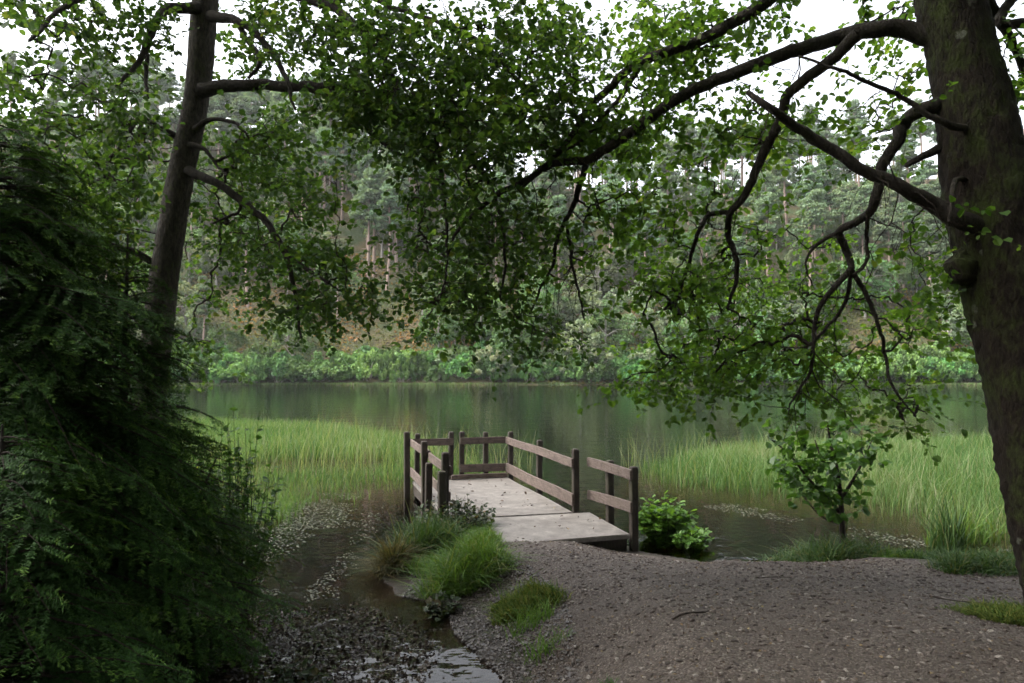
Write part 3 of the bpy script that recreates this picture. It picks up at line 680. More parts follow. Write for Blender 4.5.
litter('deck_leaves', X, Y, np.full(len(X), DECK_Z + .012), .05, M['litter'], 'dead leaves lying on the grey deck of the jetty', 'fallen leaves')
# floating leaves and water weed
M['float'] = litter_mat('float', [(0, (.025, .03, .015)), (.6, (.06, .065, .035)), (1, (.14, .14, .09))], .35)
def floating(poly, n, size, label, edge=.8, gapf=.2):
    x, y = scatter(poly, n * 2, edge); k = wav(x, y, 2.3) + .5 * wav(x, y, 6) > gapf; x, y = x[k][:n], y[k][:n]; m = len(x); g = Geo()
    a = rng.uniform(0, 6.28, m); ax = np.stack([np.cos(a), np.sin(a), 0 * a], -1)
    leaf_quads(g, np.stack([x, y, np.full(m, .004) + rng.uniform(0, .006, m)], -1), ax, unit(rand_dirs(m) * .10 + [0, 0, 1]), size * rng.uniform(.5, 1.4, m), rng.uniform(0, 1, m), .40, .03)
    tag(g.build('floating_leaves', M['float']), label, 'floating leaves', kind='stuff')
floating([(-5.2, 9.8), (-3.2, 9.0), (-2.0, 10.2), (-2.2, 11.6), (-2.2, 13.6), (-3.2, 13.6), (-5.8, 13), (-6.5, 11.5)], 3600, .028, 'pale floating leaves dotting the water left of the jetty', 1.2, -.25)
floating([(-3.0, 6.9), (-1.7, 7.1), (-1.9, 8.4), (-2.6, 9.4), (-3.4, 8.6)], 900, .026, 'scattered floating leaves on the brown shallow pool', .5, .1)
floating([(4.9, 11.2), (6.0, 10.0), (6.4, 9.0), (5.8, 9.1), (5.3, 9.6), (4.3, 10.5), (3.4, 12.2), (3.6, 13)], 700, .030, 'pale floating scum and leaves in the channel behind the sapling', .5, -.1)

# ------------------------------------------------------------------ clumps of grass and small plants
def tuft(name, px, py, Y, rad, n, h, width, bend, mat, label, cat, ell=1.0, mats_rnd=(0, 1), droop=0.0):
    c = P(px, py, Y); x0, y0 = c[0], c[1]; a = rng.uniform(0, 6.28, n); q = np.sqrt(rng.uniform(0, 1, n)) * rad * (1 + .28 * np.sin(2 * a + px) + .18 * np.sin(5 * a + py))
    x = x0 + q * np.cos(a) * ell; y = y0 + q * np.sin(a); z = np.maximum(height(x, y), -.04)
    ns = max(3, int(rad * rad * 90)); sc_ = rng.integers(0, n, ns); own = rng.integers(0, ns, n); mixk = rng.uniform(.25, .8, n)     # several tussocks grown together
    cx_, cy_ = x[sc_][own], y[sc_][own]; x, y = x * (1 - mixk) + cx_ * mixk, y * (1 - mixk) + cy_ * mixk; z = np.maximum(height(x, y), -.04)
    da = np.arctan2(y - cy_, x - cx_) + rng.normal(0, .9, n); g = Geo(); hs_ = rng.uniform(.6, 1.15, ns)[own]
    hh = h * hs_ * (rng.uniform(.35, 1.0, n) + .35 * (rng.uniform(0, 1, n) > .94)) * (1 - .35 * (q / rad) ** 2)
    blades(g, np.stack([x - x0, y - y0, z - z.min()], -1), np.stack([np.cos(da), np.sin(da), 0 * da], -1), hh, width * rng.uniform(.6, 1.6, n), bend * rng.uniform(.3, 1.7, n) * (.35 + q / rad), rng.uniform(*mats_rnd, n))
    return tag(g.build(name, mat, loc=(x0, y0, z.min())), label, cat)
tuft('sedge_tussock', 393, 562, 8.3, .25, 2800, .62, .008, 1.0, M['sedge'], 'rounded brownish sedge tussock standing in the shallow pool', 'sedge')
tuft('grass_clump', 466, 580, 7.5, .38, 3800, .56, .009, .95, M['bright_grass'], 'bright green grass clump between stream and jetty ramp', 'grass clump', 1.25)
tuft('grass_clump', 428, 540, 8.8, .46, 3000, .66, .009, .75, M['dark_grass'], 'dark green grass clump behind the brown tussock', 'grass clump', 1.2)
tuft('grass_clump', 482, 551, 8.4, .26, 2200, .26, .008, .9, M['bright_grass'], 'short bright grass at the foot of the ramp', 'grass clump', 1.2)
tuft('mossy_clump', 524, 606, 6.5, .31, 4200, .21, .007, .8, M['moss'], 'low mossy grass hummock on the edge of the gravel path', 'moss clump', 1.1)
tuft('grass_tuft', 552, 598, 6.45, .05, 160, .22, .008, .5, M['dark_grass'], 'thin upright grass tuft beside the mossy hummock', 'grass tuft')
tuft('mossy_clump', 1008, 636, 5.0, .36, 5200, .15, .006, .9, M['moss'], 'mossy mound at the foot of the big right trunk', 'moss clump', 1.0)
tuft('grass_tuft', 603, 676, 4.35, .10, 260, .14, .006, .7, M['dark_grass'], 'sparse grass tuft on the gravel near a fallen stick', 'grass tuft')
tuft('grass_clump', 830, 553, 8.4, .60, 3600, .48, .009, .9, M['dark_grass'], 'dense dark grass around the foot of the sapling', 'grass clump', 1.25)
tuft('grass_clump', 905, 548, 8.3, .5, 3000, .20, .009, .9, M['bright_grass'], 'low green grass right of the sapling', 'grass clump', 1.5)
tuft('grass_clump', 985, 580, 7.0, .45, 3600, .26, .009, .9, M['dark_grass'], 'green grass verge left of the big right trunk', 'grass clump', 1.5)
tuft('rush_clump', 948, 545, 9.3, .22, 300, .95, .012, .35, M['dark_grass'], 'tall dark rushes near the big right trunk', 'rushes', 1.6)
tuft('rush_clump', 968, 530, 9.9, .30, 300, .8, .013, .4, M['bright_grass'], 'tall bright rushes at the edge of the right reed bed', 'rushes', 2.0)

x, y = scatter([(-1.6, 8.6), (-1.2, 9.6), (-.55, 9.5), (-.3, 8.5), (-.3, 7.5), (-.45, 6.95), (-.95, 7.2), (-1.45, 7.9)], 8500, .35)
x2, y2 = scatter([(-.5, 7.4), (.25, 6.9), (.5, 6.0), (.35, 5.4), (.1, 5.6), (-.05, 6.3)], 900, .2); k2 = wav(x2, y2, 5) > .1; x, y = np.concatenate([x, x2[k2]]), np.concatenate([y, y2[k2]])
n = len(x); a = rng.uniform(0, 6.28, n); g = Geo()
blades(g, np.stack([x, y, height(x, y) - .01], -1), np.stack([np.cos(a), np.sin(a), 0 * a], -1), rng.uniform(.06, .20, n) * (1 + .6 * wav(x, y, 4)) + .04, rng.uniform(.004, .010, n), rng.uniform(.3, 1.1, n), np.clip(.4 + .35 * wav(x, y, 3) + rng.normal(0, .2, n), 0, 1))
tag(g.build('bank_grass', M['bright_grass']), 'short rough grass on the bank left of the jetty ramp', 'grass', kind='stuff')
x, y = scatter([(3.3, 8.6), (4.4, 9.0), (5.2, 8.6), (6.3, 8.1), (6.4, 6.6), (5.4, 6.6), (5.1, 7.3), (4.2, 8.0), (3.3, 8.25)], 9000, .3)
n = len(x); a = rng.uniform(0, 6.28, n); g = Geo()
blades(g, np.stack([x, y, height(x, y) - .01], -1), np.stack([np.cos(a), np.sin(a), 0 * a], -1), rng.uniform(.05, .20, n) * (1 + .6 * wav(x, y, 4)) + .03, rng.uniform(.004, .010, n), rng.uniform(.3, 1.1, n), np.clip(.4 + .35 * wav(x, y, 3) + rng.normal(0, .2, n), 0, 1))
tag(g.build('bank_grass', M['dark_grass']), 'short green grass fringing the right bank behind the gravel', 'grass', kind='stuff')

def leafy_plant(name, px, py, Y, rad, hgt, n_stem, leaf, mat, label, cat, per=11, stemr=.004, spread=.8, w=.42, rise=0.0, smat=None, t0=.25):
    c = P(px, py, Y); z0 = hz(c[0], c[1]); z0 = max(z0, -.05) + rise; root = thing(name, (c[0], c[1], z0), label, cat)
    st = Geo(); lf = Geo()
    for k in range(n_stem):
        a = rng.uniform(0, 6.28); r0 = rad * .35 * math.sqrt(rng.uniform()); r1 = rad * math.sqrt(rng.uniform(.05, 1.0)) ; h = hgt * rng.uniform(.55, 1.05) * (1 - .35 * (r1 / rad) ** 2)
        p0 = np.array([r0 * math.cos(a), r0 * math.sin(a), -.05]); p3 = np.array([r1 * math.cos(a + .4), r1 * math.sin(a + .4), h])
        pts, rr = catmull([p0, p0 * .6 + p3 * .4 + rng.normal(0, .03, 3) + [0, 0, h * .15], p3], [stemr, stemr * .8, stemr * .4], .06)
        tube(st, pts, rr, 4)
        t = rng.uniform(t0, 1.0, per); b = np.stack([np.interp(t, np.linspace(0, 1, len(pts)), pts[:, i]) for i in range(3)], -1)
        d = unit(rand_dirs(per) * [1, 1, .4] * spread + unit(p3 - p0) * .35 + [0, 0, -.1]); 
        leaf_quads(lf, b, d, unit(rand_dirs(per) * .5 + [0, 0, 1]), leaf * rng.uniform(.55, 1.2, per), rng.uniform(0, 1, per), w, .14)
    st.build('stem', smat or M['twig'], root); lf.build('foliage', mat, root); return root
leafy_plant('leafy_shrub', 664, 530, 9.9, .42, .72, 120, .10, M['balsam_leaf'], 'bright green leafy shrub beside the ramp rail', 'shrub', 13, t0=.02)
leafy_plant('leafy_shrub', 692, 536, 9.5, .30, .38, 50, .085, M['balsam_leaf'], 'small low leafy shrub at the water right of the larger bright one', 'shrub', 10, t0=.02)
leafy_plant('weed_clump', 455, 522, 9.5, .58, .62, 190, .062, M['weed_leaf'], 'dark tangled weeds under the left rail of the jetty', 'weeds', 14)
leafy_plant('bramble', 442, 602, 6.9, .20, .24, 22, .075, M['weed_leaf'], 'small dark leafy plant at the front of the bright grass clump', 'plant', 8)
leafy_plant('bramble', 300, 665, 5.35, .28, .15, 26, .06, M['weed_leaf'], 'low dark leafy plant growing on the stony stream bed', 'plant', 8)
leafy_plant('bankside_bush', 238, 470, 6.5, .40, 2.15, 90, .065, M['sapling_leaf'], 'light leaved bush hanging over the pool behind the conifer', 'bush', 16)
leafy_plant('bankside_bush', 165, 470, 8.2, .8, 1.6, 70, .075, M['alder_leaf'], 'shaded bush at the foot of the slender rough barked tree', 'bush', 16)

# one pale stone and a stick on the gravel
c = P(566, 651, 4.75); sx, sy = c[0], c[1]
def boulder(name, x, y, s, label, mat):
    import bmesh
    bm = bmesh.new(); bmesh.ops.create_icosphere(bm, subdivisions=3, radius=1)
    for v in bm.verts:
        p = v.co; d = 1 + .16 * math.sin(p.x * 3 + 1) * math.cos(p.y * 2.6) + .08 * math.sin(p.z * 6 + p.x * 5) + random.uniform(-.02, .02)
        v.co = Vector((p.x * s[0] * d, p.y * s[1] * d, p.z * s[2] * d))
    me = bpy.data.meshes.new(name); bm.to_mesh(me); bm.free(); me.materials.append(mat)
    o = bpy.data.objects.new(name, me); COL.objects.link(o); o.location = (x, y, hz(x, y) + s[2] * .35); return tag(o, label, 'stone')
M['pale_stone'] = stone_mat('pale_stone', [(0, (.26, .25, .23)), (1, (.32, .31, .29))], .8, .2)
boulder('stone', sx, sy, (.05, .045, .035), 'pale grey stone lying at the left edge of the gravel path', M['pale_stone'])
def stick(px, py, Y, length, ang, r, label):
    c = P(px, py, Y); d = np.array([math.cos(ang), math.sin(ang), 0]); pts = []
    for t in np.linspace(-.5, .5, 7):
        q = c[:2] + d[:2] * t * length + rng.normal(0, .012, 2); pts.append([q[0], q[1], hz(*q) + r * .8])
    g = Geo(); tube(g, pts, np.linspace(r, r * .5, 7), 6, .05); m = np.array(pts[3])
    tag(g.build('stick', M['twig']), label, 'stick')
stick(589, 664, 4.5, .34, 1.9, .014, 'dark stick lying near the pale stone')
stick(695, 632, 5.2, .42, .45, .007, 'thin twig lying across the middle of the gravel path')
stick(960, 615, 5.6, .4, -.5, .005, 'thin stick on the gravel near the big right trunk')
stick(775, 597, 6.6, .35, .1, .005, 'dark twig on the gravel in front of the sapling')
stick(330, 600, 7.0, .9, .3, .012, 'dark branch lying half sunk in the stream bed')

# ------------------------------------------------------------------ near trees
def limb_path(pix, Y0, Y1, step=.06, wob=.05, lm=1.0, back=0.0):
    a = np.array(pix, float); n = len(a); Yd = np.linspace(Y0, Y1, n) + np.concatenate([[back], rng.normal(0, wob, n - 1)])
    p = P(a[:, 0], a[:, 1], Yd); r = a[:, 2] * Yd / FPX * lm
    return catmull(p, r, step)
def crook(pts, amt):
    k = rng.normal(0, amt, pts.shape); k[0] = 0
    for i in range(1, len(k)): k[i] = .55 * k[i - 1] + .45 * k[i]
    return pts + k
def fill(spec):
    """positions for leaf sprays: (px, py, rx, ry, Y, dY, n)"""
    out = []
    for (px, py, rx, ry, Y, dY, n) in spec:
        a = rng.uniform(0, 6.28, n); q = np.sqrt(rng.uniform(0, 1, n))
        c = P(px + rx * q * np.cos(a), py + ry * q * np.sin(a), Y + rng.uniform(-dY, dY, n))
        if n > 20:                                       # sprays hang together in flat layers
            m = max(4, n // 12); own = rng.integers(0, m, n)
            c = c[own] + rng.normal(0, 1, (n, 3)) * [.25, .25, .085]
        out.append(c)
    return np.vstack(out)
def grow(nodes, targets, tw, lf, leaf=.075, per=9, spray=.16, jit=.10, droop=.25):
    """join every target to the nearest wood by crooked twigs, then leaf the ends"""
    N = len(targets); M0 = len(nodes)
    allp = np.zeros((M0 + N * 4, 3)); allp[:M0] = nodes; owner = np.full(M0 + N * 4, -1); cnt = M0
    d0 = np.empty(N)
    for i in range(N): d0[i] = ((nodes - targets[i]) ** 2).sum(1).min()
    order = np.argsort(d0); par = np.full(N, -1); paths = [None] * N; use = np.ones(N)
    for i in order:
        t = targets[i]; dd = ((allp[:cnt] - t) ** 2).sum(1); j = int(dd.argmin()); p = allp[j]; par[i] = owner[j]
        L = math.sqrt(dd[j]) + 1e-6; ts = np.linspace(0, 1, 6)[:, None]
        path = p + (t - p) * ts
        path[1:-1] += rng.normal(0, jit * L * .6, (4, 3)); path[:, 2] += (ts[:, 0] * (1 - ts[:, 0])) * droop * L * rng.uniform(-.2, 1.0)
        paths[i] = path; k = path[[2, 3, 4, 5]]; allp[cnt:cnt + 4] = k; owner[cnt:cnt + 4] = i; cnt += 4
    for i in order[::-1]:
        if par[i] >= 0: use[par[i]] += use[i]
    for i in range(N):
        r = min(.0020 * use[i] ** .48, .018); tube(tw, paths[i], np.linspace(r * 1.1, max(r * .75, .0014), 6), 4 if r > .005 else 3, cap=False)
    d = unit(np.array([p[-1] - p[-3] for p in paths])); d = unit(d + rng.normal(0, .35, d.shape) + [0, 0, -.15])
    k = np.repeat(np.arange(N), per); n = len(k); t = rng.uniform(-.55, 1.0, n)
    base = targets[k] + d[k] * (t * spray)[:, None]
    ax = unit(d[k] * .6 + rand_dirs(n) * .8 + [0, 0, -.25]); base = base + ax * .02
    sn = unit(rand_dirs(N) * .7 + [0, 0, 1.0]); nr = unit(sn[k] + rand_dirs(n) * .5)
    ax = unit(ax - nr * (ax * nr).sum(1, keepdims=True) * .6)
    tone = np.repeat(rng.uniform(0, 1, N), per) * .5 + rng.uniform(0, .5, n)
    leaf_quads(lf, base, ax, nr, leaf * rng.uniform(.4, 1.4, n), tone, .44, .26)
    tips = targets + d * spray
    for i in range(N): tube(tw, np.stack([targets[i], targets[i] + d[i] * spray * .5 + [0, 0, .005], tips[i]]), [.0018, .0014, .001], 3, cap=False)

def hang(tw, start, n, L, r=.006, down=.55, side=.6):
    """bare crooked hanging twigs from a point of the wood, forking once or twice"""
    for k in range(n):
        p = np.array(start, float); d = unit(rng.normal(0, 1, 3) * [side, side, .3] + [0, 0, -down]); pts = [p]; m = int(L * rng.uniform(.5, 1.1) / .09)
        for i in range(max(m, 3)):
            d = unit(d + rng.normal(0, .38, 3) + [0, 0, -.10]); p = p + d * .09; pts.append(p)
        tube(tw, np.array(pts), np.linspace(r, .0016, len(pts)), 4, .05, cap=False)
        if r > .003: hang(tw, pts[len(pts) // 3], 1, L * .55, r * .6, down, side); hang(tw, pts[len(pts) * 2 // 3], 1, L * .45, r * .5, down, side)

# --- right alder
rng = np.random.default_rng(301)
RT = [(1100, 672, 60), (1090, 630, 50), (1080, 590, 45), (1046, 465, 40), (1017, 338, 38), (988, 200, 37), (972, 100, 33), (950, 0, 31), (936, -80, 28), (915, -200, 24), (905, -320, 18), (880, -450, 11)]
tp = limb_path(RT, 5.0, 5.2, .04, 0.0)
base = tp[0][0]; ralder = thing('broadleaf_tree', (base[0], base[1], base[2]), 'big mossy broadleaf tree leaning in at the right with long crooked limbs', 'tree')
off = np.array(ralder.location)
g = Geo(); tp = (tp[0], tp[1] * (1 + .03 * np.sin(np.arange(len(tp[1])) * .09) + .015 * np.sin(np.arange(len(tp[1])) * .2 + 1)))
tube(g, tp[0] - off, tp[1], 40, .055, fl=lambda t, a: 1 + np.clip(.05 - t, 0, .05) * 5 * (.6 + .5 * np.sin(3 * a + 1)))
import bmesh
def knob(g, c, s):
    bm = bmesh.new(); bmesh.ops.create_icosphere(bm, subdivisions=3, radius=1)
    V = np.array([[v.co.x, v.co.y, v.co.z] for v in bm.verts]); F = np.array([[v.index for v in f.verts] for f in bm.faces]); bm.free()
    V = V * (1 + .15 * np.sin(V[:, :1] * 4 + 1) * np.cos(V[:, 1:2] * 5) + .12 * np.sin(V[:, 2:] * 7)) * s + c; g.add(V, F, .5, 0, True)
knob(g, P(962, 268, 5.05) - off, np.array([.10, .10, .13])); pass
g.build('trunk', M['bark_mossy'], ralder)
RL = [
 ([(945, 40, 15), (905, 30, 12.5), (870, 30, 11), (835, 38, 10.5), (790, 52, 9.5), (740, 70, 9), (700, 88, 8.5), (672, 102, 8), (650, 118, 7.5), (620, 140, 7), (600, 153, 6.5), (588, 160, 6), (560, 161, 5.2), (545, 168, 5), (515, 185, 4.3), (490, 200, 3.6), (470, 218, 2.8), (455, 235, 2.2), (448, 258, 1.4)], 5.1, 6.5),
 ([(588, 160, 5), (580, 180, 4.2), (573, 205, 3.6), (563, 225, 3), (556, 245, 2.6), (553, 265, 2.2), (540, 290, 1.7), (531, 314, 1.1)], 6.1, 6.5),
 ([(566, 220, 2.6), (570, 245, 2.4), (573, 270, 2.0), (580, 300, 1.6), (584, 320, 1.0)], 6.3, 6.3),
 ([(930, -60, 13), (880, -48, 11), (820, -34, 10), (768, 0, 9), (735, 22, 8.5), (700, 40, 8), (660, 55, 7), (632, 68, 6.2), (612, 85, 5.4), (592, 103, 5), (578, 125, 4.3), (568, 142, 3.8), (545, 165, 3), (520, 190, 2)], 5.1, 6.3),
 ([(640, 64, 4.6), (622, 95, 3.8), (600, 118, 3.2), (583, 140, 2.4), (560, 150, 2.0), (530, 140, 1.5)], 5.9, 6.2),
 ([(858, 34, 9), (835, 56, 8), (810, 76, 7.5), (790, 92, 7.2), (783, 110, 7), (777, 128, 7), (765, 150, 6.8), (755, 175, 6), (742, 200, 5.2), (730, 215, 4.6), (728, 235, 4.2), (736, 258, 3.6), (735, 285, 2.8), (728, 308, 1.8)], 5.2, 6.2),
 ([(732, 213, 3.8), (712, 214, 3.2), (700, 230, 3), (690, 260, 2.6), (680, 290, 2), (675, 308, 1.2)], 6.0, 6.3),
 ([(965, 222, 13.5), (930, 203, 11), (905, 188, 9), (880, 178, 8.5), (860, 170, 8), (835, 152, 7.5), (815, 140, 7.5), (790, 122, 6.5), (770, 108, 5.5), (748, 93, 3.5)], 4.95, 4.7),
 ([(955, 126, 5.5), (925, 112, 4), (900, 97, 3.4), (870, 82, 3), (840, 70, 2.6), (800, 56, 1.6)], 4.95, 4.7),
 ([(955, 100, 13), (920, 110, 9.5), (905, 122, 9), (898, 140, 8.2), (886, 158, 7.6), (880, 176, 7.4), (877, 196, 7), (868, 214, 6), (850, 225, 5.4), (839, 232, 5), (846, 250, 5), (851, 268, 4.6), (836, 285, 4), (822, 302, 3.5), (815, 325, 3), (813, 350, 2.6), (810, 372, 2.2), (798, 392, 1.6), (790, 405, 1)], 5.1, 5.9),
 ([(851, 268, 3.6), (860, 285, 3.4), (870, 305, 3), (880, 330, 2.6), (886, 355, 2.3), (890, 380, 2), (903, 400, 1.3), (915, 416, .9)], 5.55, 5.8),
 ([(852, 270, 3.2), (848, 292, 2.8), (838, 315, 2.4), (820, 335, 2), (806, 348, 1.6), (800, 365, 1)], 5.6, 5.9),
 ([(839, 232, 3.6), (822, 240, 2.8), (812, 250, 2.2), (806, 264, 1.4), (812, 285, 1)], 5.5, 5.6),
 ([(868, 214, 3), (868, 240, 2.6), (868, 262, 2.2), (855, 274, 1.8)], 5.4, 5.5),
 ([(958, 142, 8), (928, 154, 5.5), (907, 166, 3.6)], 5.0, 5.2),
 ([(957, 180, 4), (952, 200, 3.4), (948, 222, 2)], 4.9, 4.8),
 ([(985, -10, 9), (1005, 30, 6), (1020, 60, 5), (1040, 110, 4), (1060, 150, 3)], 5.3, 6.2),
 ([(1000, 20, 7), (1030, -20, 6), (1080, -50, 4)], 5.2, 6.0)]
# limbs above and behind the frame that carry the shading crown
RUP = [([[2.6, 5.1, 7.6], [1.2, 4.4, 8.4], [-.6, 3.6, 8.8], [-2.4, 2.6, 8.7]], [.12, .09, .06, .03]),
       ([[2.7, 5.1, 7.0], [2.6, 3.4, 8.0], [2.0, 1.2, 8.4], [1.0, -1.2, 8.2]], [.12, .09, .06, .03]),
       ([[2.8, 5.1, 6.4], [4.4, 4.0, 7.4], [6.2, 2.6, 8.0], [7.6, 1.0, 7.8]], [.12, .09, .06, .03]),
       ([[2.7, 5.1, 8.0], [4.0, 6.8, 9.0], [5.0, 8.6, 9.2]], [.10, .07, .03])]
rnodes = []
for (pix, a, b) in RL:
    if pix[0][0] > 940: pix = [(pix[0][0] + 28, pix[0][1] + 3, pix[0][2])] + pix
    p, r = limb_path(pix, a, b, .045, .05, .72, .22 if pix[0][0] > 940 else 0.0); p = crook(p, .010); g = Geo(); tube(g, p - off, r, 12 if r[0] > .03 else 7, .045); g.build('limb', M['branch'], ralder); rnodes.append(p[4:])
for pts, rr in RUP:
    p, r = catmull(pts, rr, .12); g = Geo(); tube(g, crook(p, .02) - off, r, 10, .05); g.build('limb', M['branch'], ralder)
tw = Geo(); lf = Geo()
spec = [(740, 325, 95, 62, 6.9, .9, 190), (690, 300, 70, 60, 6.8, .7, 70), (690, 385, 45, 26, 6.9, .5, 60), (640, 262, 60, 55, 6.7, .7, 50), (770, 255, 85, 45, 6.8, .9, 70), (835, 370, 80, 45, 6.3, .8, 90), (880, 300, 60, 50, 6.3, .6, 55),
        (800, 405, 60, 18, 6.3, .5, 16), (905, 415, 28, 24, 6.0, .3, 14), (925, 245, 34, 34, 5.3, .3, 24), (940, 285, 22, 30, 5.4, .3, 14), (860, 130, 40, 26, 5.7, .5, 26), (920, 60, 30, 60, 5.6, .5, 30), (1005, 60, 26, 60, 5.7, .5, 40), (1010, 180, 14, 50, 5.6, .3, 12),
        (600, 130, 50, 50, 6.3, .7, 80), (560, 110, 40, 40, 6.3, .5, 40),
        (550, 235, 40, 50, 6.4, .5, 30), (640, 40, 80, 40, 6.1, .8, 110), (630, 100, 60, 40, 6.2, .6, 60), (700, 20, 60, 22, 5.9, .6, 50), (720, 110, 55, 50, 6.0, .6, 55), (680, 170, 60, 45, 6.2, .6, 50), (800, 20, 90, 20, 5.7, .5, 55), (740, 175, 60, 40, 6.2, .6, 36), (660, 215, 40, 30, 6.5, .5, 26),
        (600, 200, 40, 50, 6.4, .5, 36)]
T = fill(spec); nodes = np.vstack(rnodes)
grow(nodes - off, T - off, tw, lf, .058, 11, .25)
low = nodes[(nodes[:, 0] < 2.9) & (nodes[:, 2] < 4.4)]
for i in rng.choice(len(nodes), 70):
    if nodes[i][0] < 2.9: hang(tw, nodes[i] - off, 1, rng.uniform(.3, .8), rng.uniform(.0025, .005))
for i in rng.choice(len(low), 46): hang(tw, low[i] - off, 1, rng.uniform(.5, 1.1), rng.uniform(.0035, .0065), .7, .5)
# upper crown, over and behind the camera
def upper(lf, cs, n, size, off):
    c = np.array([q[:3] for q in cs]); rad = np.array([q[3] for q in cs]); k = rng.integers(0, len(c), n)
    p = c[k] + rand_dirs(n) * (rad[k] * rng.uniform(.2, 1, n) ** .5)[:, None] * [1, 1, .5]
    leaf_quads(lf, p - off, rand_dirs(n), unit(rand_dirs(n) + [0, 0, .8]), size * rng.uniform(.6, 1.3, n), rng.uniform(0, 1, n), .46, .15)
cs = [(rng.uniform(-4, 8), rng.uniform(-5, 6.0), rng.uniform(7.2, 9.5), rng.uniform(.8, 1.5)) for _ in range(70)]
upper(lf, cs, 15000, .15, off)
tw.build('twigs', M['twig'], ralder); lf.build('crown', M['right_leaf'], ralder)

# --- left alder
rng = np.random.default_rng(302)
LT = [(134, 560, 22), (140, 500, 19), (150, 400, 17.5), (160, 310, 17.5), (168, 249, 16.5), (182, 169, 15.5), (196, 100, 15), (205, 0, 16), (213, -90, 14), (222, -200, 12), (226, -330, 9), (230, -450, 5)]
p, r = limb_path(LT, 7.4, 7.6, .05, 0.0, .80)
lalder = thing('broadleaf_tree', tuple(p[0]), 'slender rough barked broadleaf tree rising behind the dark conifer', 'tree'); off = p[0].copy()
g = Geo(); tube(g, p - off, r, 28, .05, fl=lambda t, a: 1 + np.clip(.08 - t, 0, .1) * 4 * (.6 + .4 * np.sin(3 * a))); g.build('trunk', M['bark_alder'], lalder)
LL = [
 ([(200, 90, 9), (240, 85, 7), (280, 86, 6.2), (320, 86, 5.8), (350, 86, 5), (380, 92, 4.4), (410, 98, 3.6), (440, 107, 2.6), (455, 122, 1.6)], 7.4, 6.4),
 ([(305, 87, 5), (335, 97, 4.2), (352, 112, 3.6), (368, 130, 3), (390, 148, 2.4), (404, 156, 1.5)], 7.0, 6.6),
 ([(188, 170, 6), (215, 182, 4.8), (240, 200, 4.4), (262, 218, 4), (278, 240, 3.6), (290, 258, 3), (310, 272, 2.4), (328, 284, 1.5)], 7.4, 6.9),
 ([(276, 238, 3.4), (288, 262, 3), (293, 285, 2.5), (297, 310, 2), (300, 338, 1.2)], 7.1, 7.0),
 ([(210, 16, 7), (235, 20, 5), (255, 32, 4.4), (275, 58, 3.8), (287, 80, 2.6), (295, 110, 1.5)], 7.4, 6.8),
 ([(236, 20, 4), (248, 40, 3.2), (260, 62, 2.8), (248, 78, 1.8)], 7.2, 7.0),
 ([(200, 8, 7), (172, 8, 6), (160, 15, 5), (150, 38, 4), (138, 62, 3.2), (118, 84, 2)], 7.4, 6.6),
 ([(150, 38, 3), (145, 75, 2.4), (148, 98, 1.6)], 7.0, 6.8),
 ([(185, 140, 5), (160, 128, 3), (140, 118, 2.6), (125, 140, 2.2), (108, 165, 1.8), (104, 178, 1)], 7.5, 6.8),
 ([(215, -30, 9), (260, -20, 7), (310, 0, 6), (345, 15, 5), (370, 42, 4), (388, 66, 2.6), (400, 90, 1.4)], 7.4, 6.2),
 ([(330, 8, 4.6), (355, -8, 4), (400, 10, 3.2), (440, 22, 2.4), (480, 40, 1.4)], 6.9, 6.2),
 ([(440, 22, 3), (490, 50, 2.6), (520, 85, 2.2), (545, 110, 1.4)], 6.4, 6.3),
 ([(410, 98, 3.4), (450, 130, 3), (480, 165, 2.6), (500, 215, 2.2), (505, 260, 1.8), (500, 300, 1.2)], 6.6, 6.5),
 ([(430, 112, 3), (440, 160, 2.6), (445, 210, 2.2), (448, 255, 1.6), (440, 300, 1)], 6.5, 6.4),
 ([(222, -120, 9), (180, -60, 6), (110, -20, 4.5), (60, 10, 3), (30, 40, 1.8)], 7.4, 5.8),
 ([(195, 130, 5), (212, 118, 2.4), (232, 122, 2), (245, 132, 1.2)], 7.4, 7.2),
 ([(190, 145, 4), (205, 150, 2.4), (215, 162, 1.8), (226, 175, 1)], 7.4, 7.2),
 ([(165, 270, 5), (130, 250, 3.5), (90, 240, 2.5), (50, 235, 1.5)], 7.5, 6.8)]
lnodes = []
for (pix, a, b) in LL:
    p, r = limb_path(pix, a, b, .05, .05, .85); p = crook(p, .012); g = Geo(); tube(g, p - off, r, 9, .05); g.build('limb', M['branch'], lalder); lnodes.append(p[4:])
for pts, rr in [([[-3.1, 7.5, 7.5], [-4.4, 6.2, 8.6], [-5.8, 4.6, 9.0], [-6.6, 2.6, 8.8]], [.1, .07, .05, .02]), ([[-3.1, 7.5, 8.2], [-2.2, 6.0, 9.2], [-1.6, 4.2, 9.4]], [.1, .06, .02])]:
    p, r = catmull(pts, rr, .12); g = Geo(); tube(g, crook(p, .02) - off, r, 9, .05); g.build('limb', M['branch'], lalder)
tw = Geo(); lf = Geo()
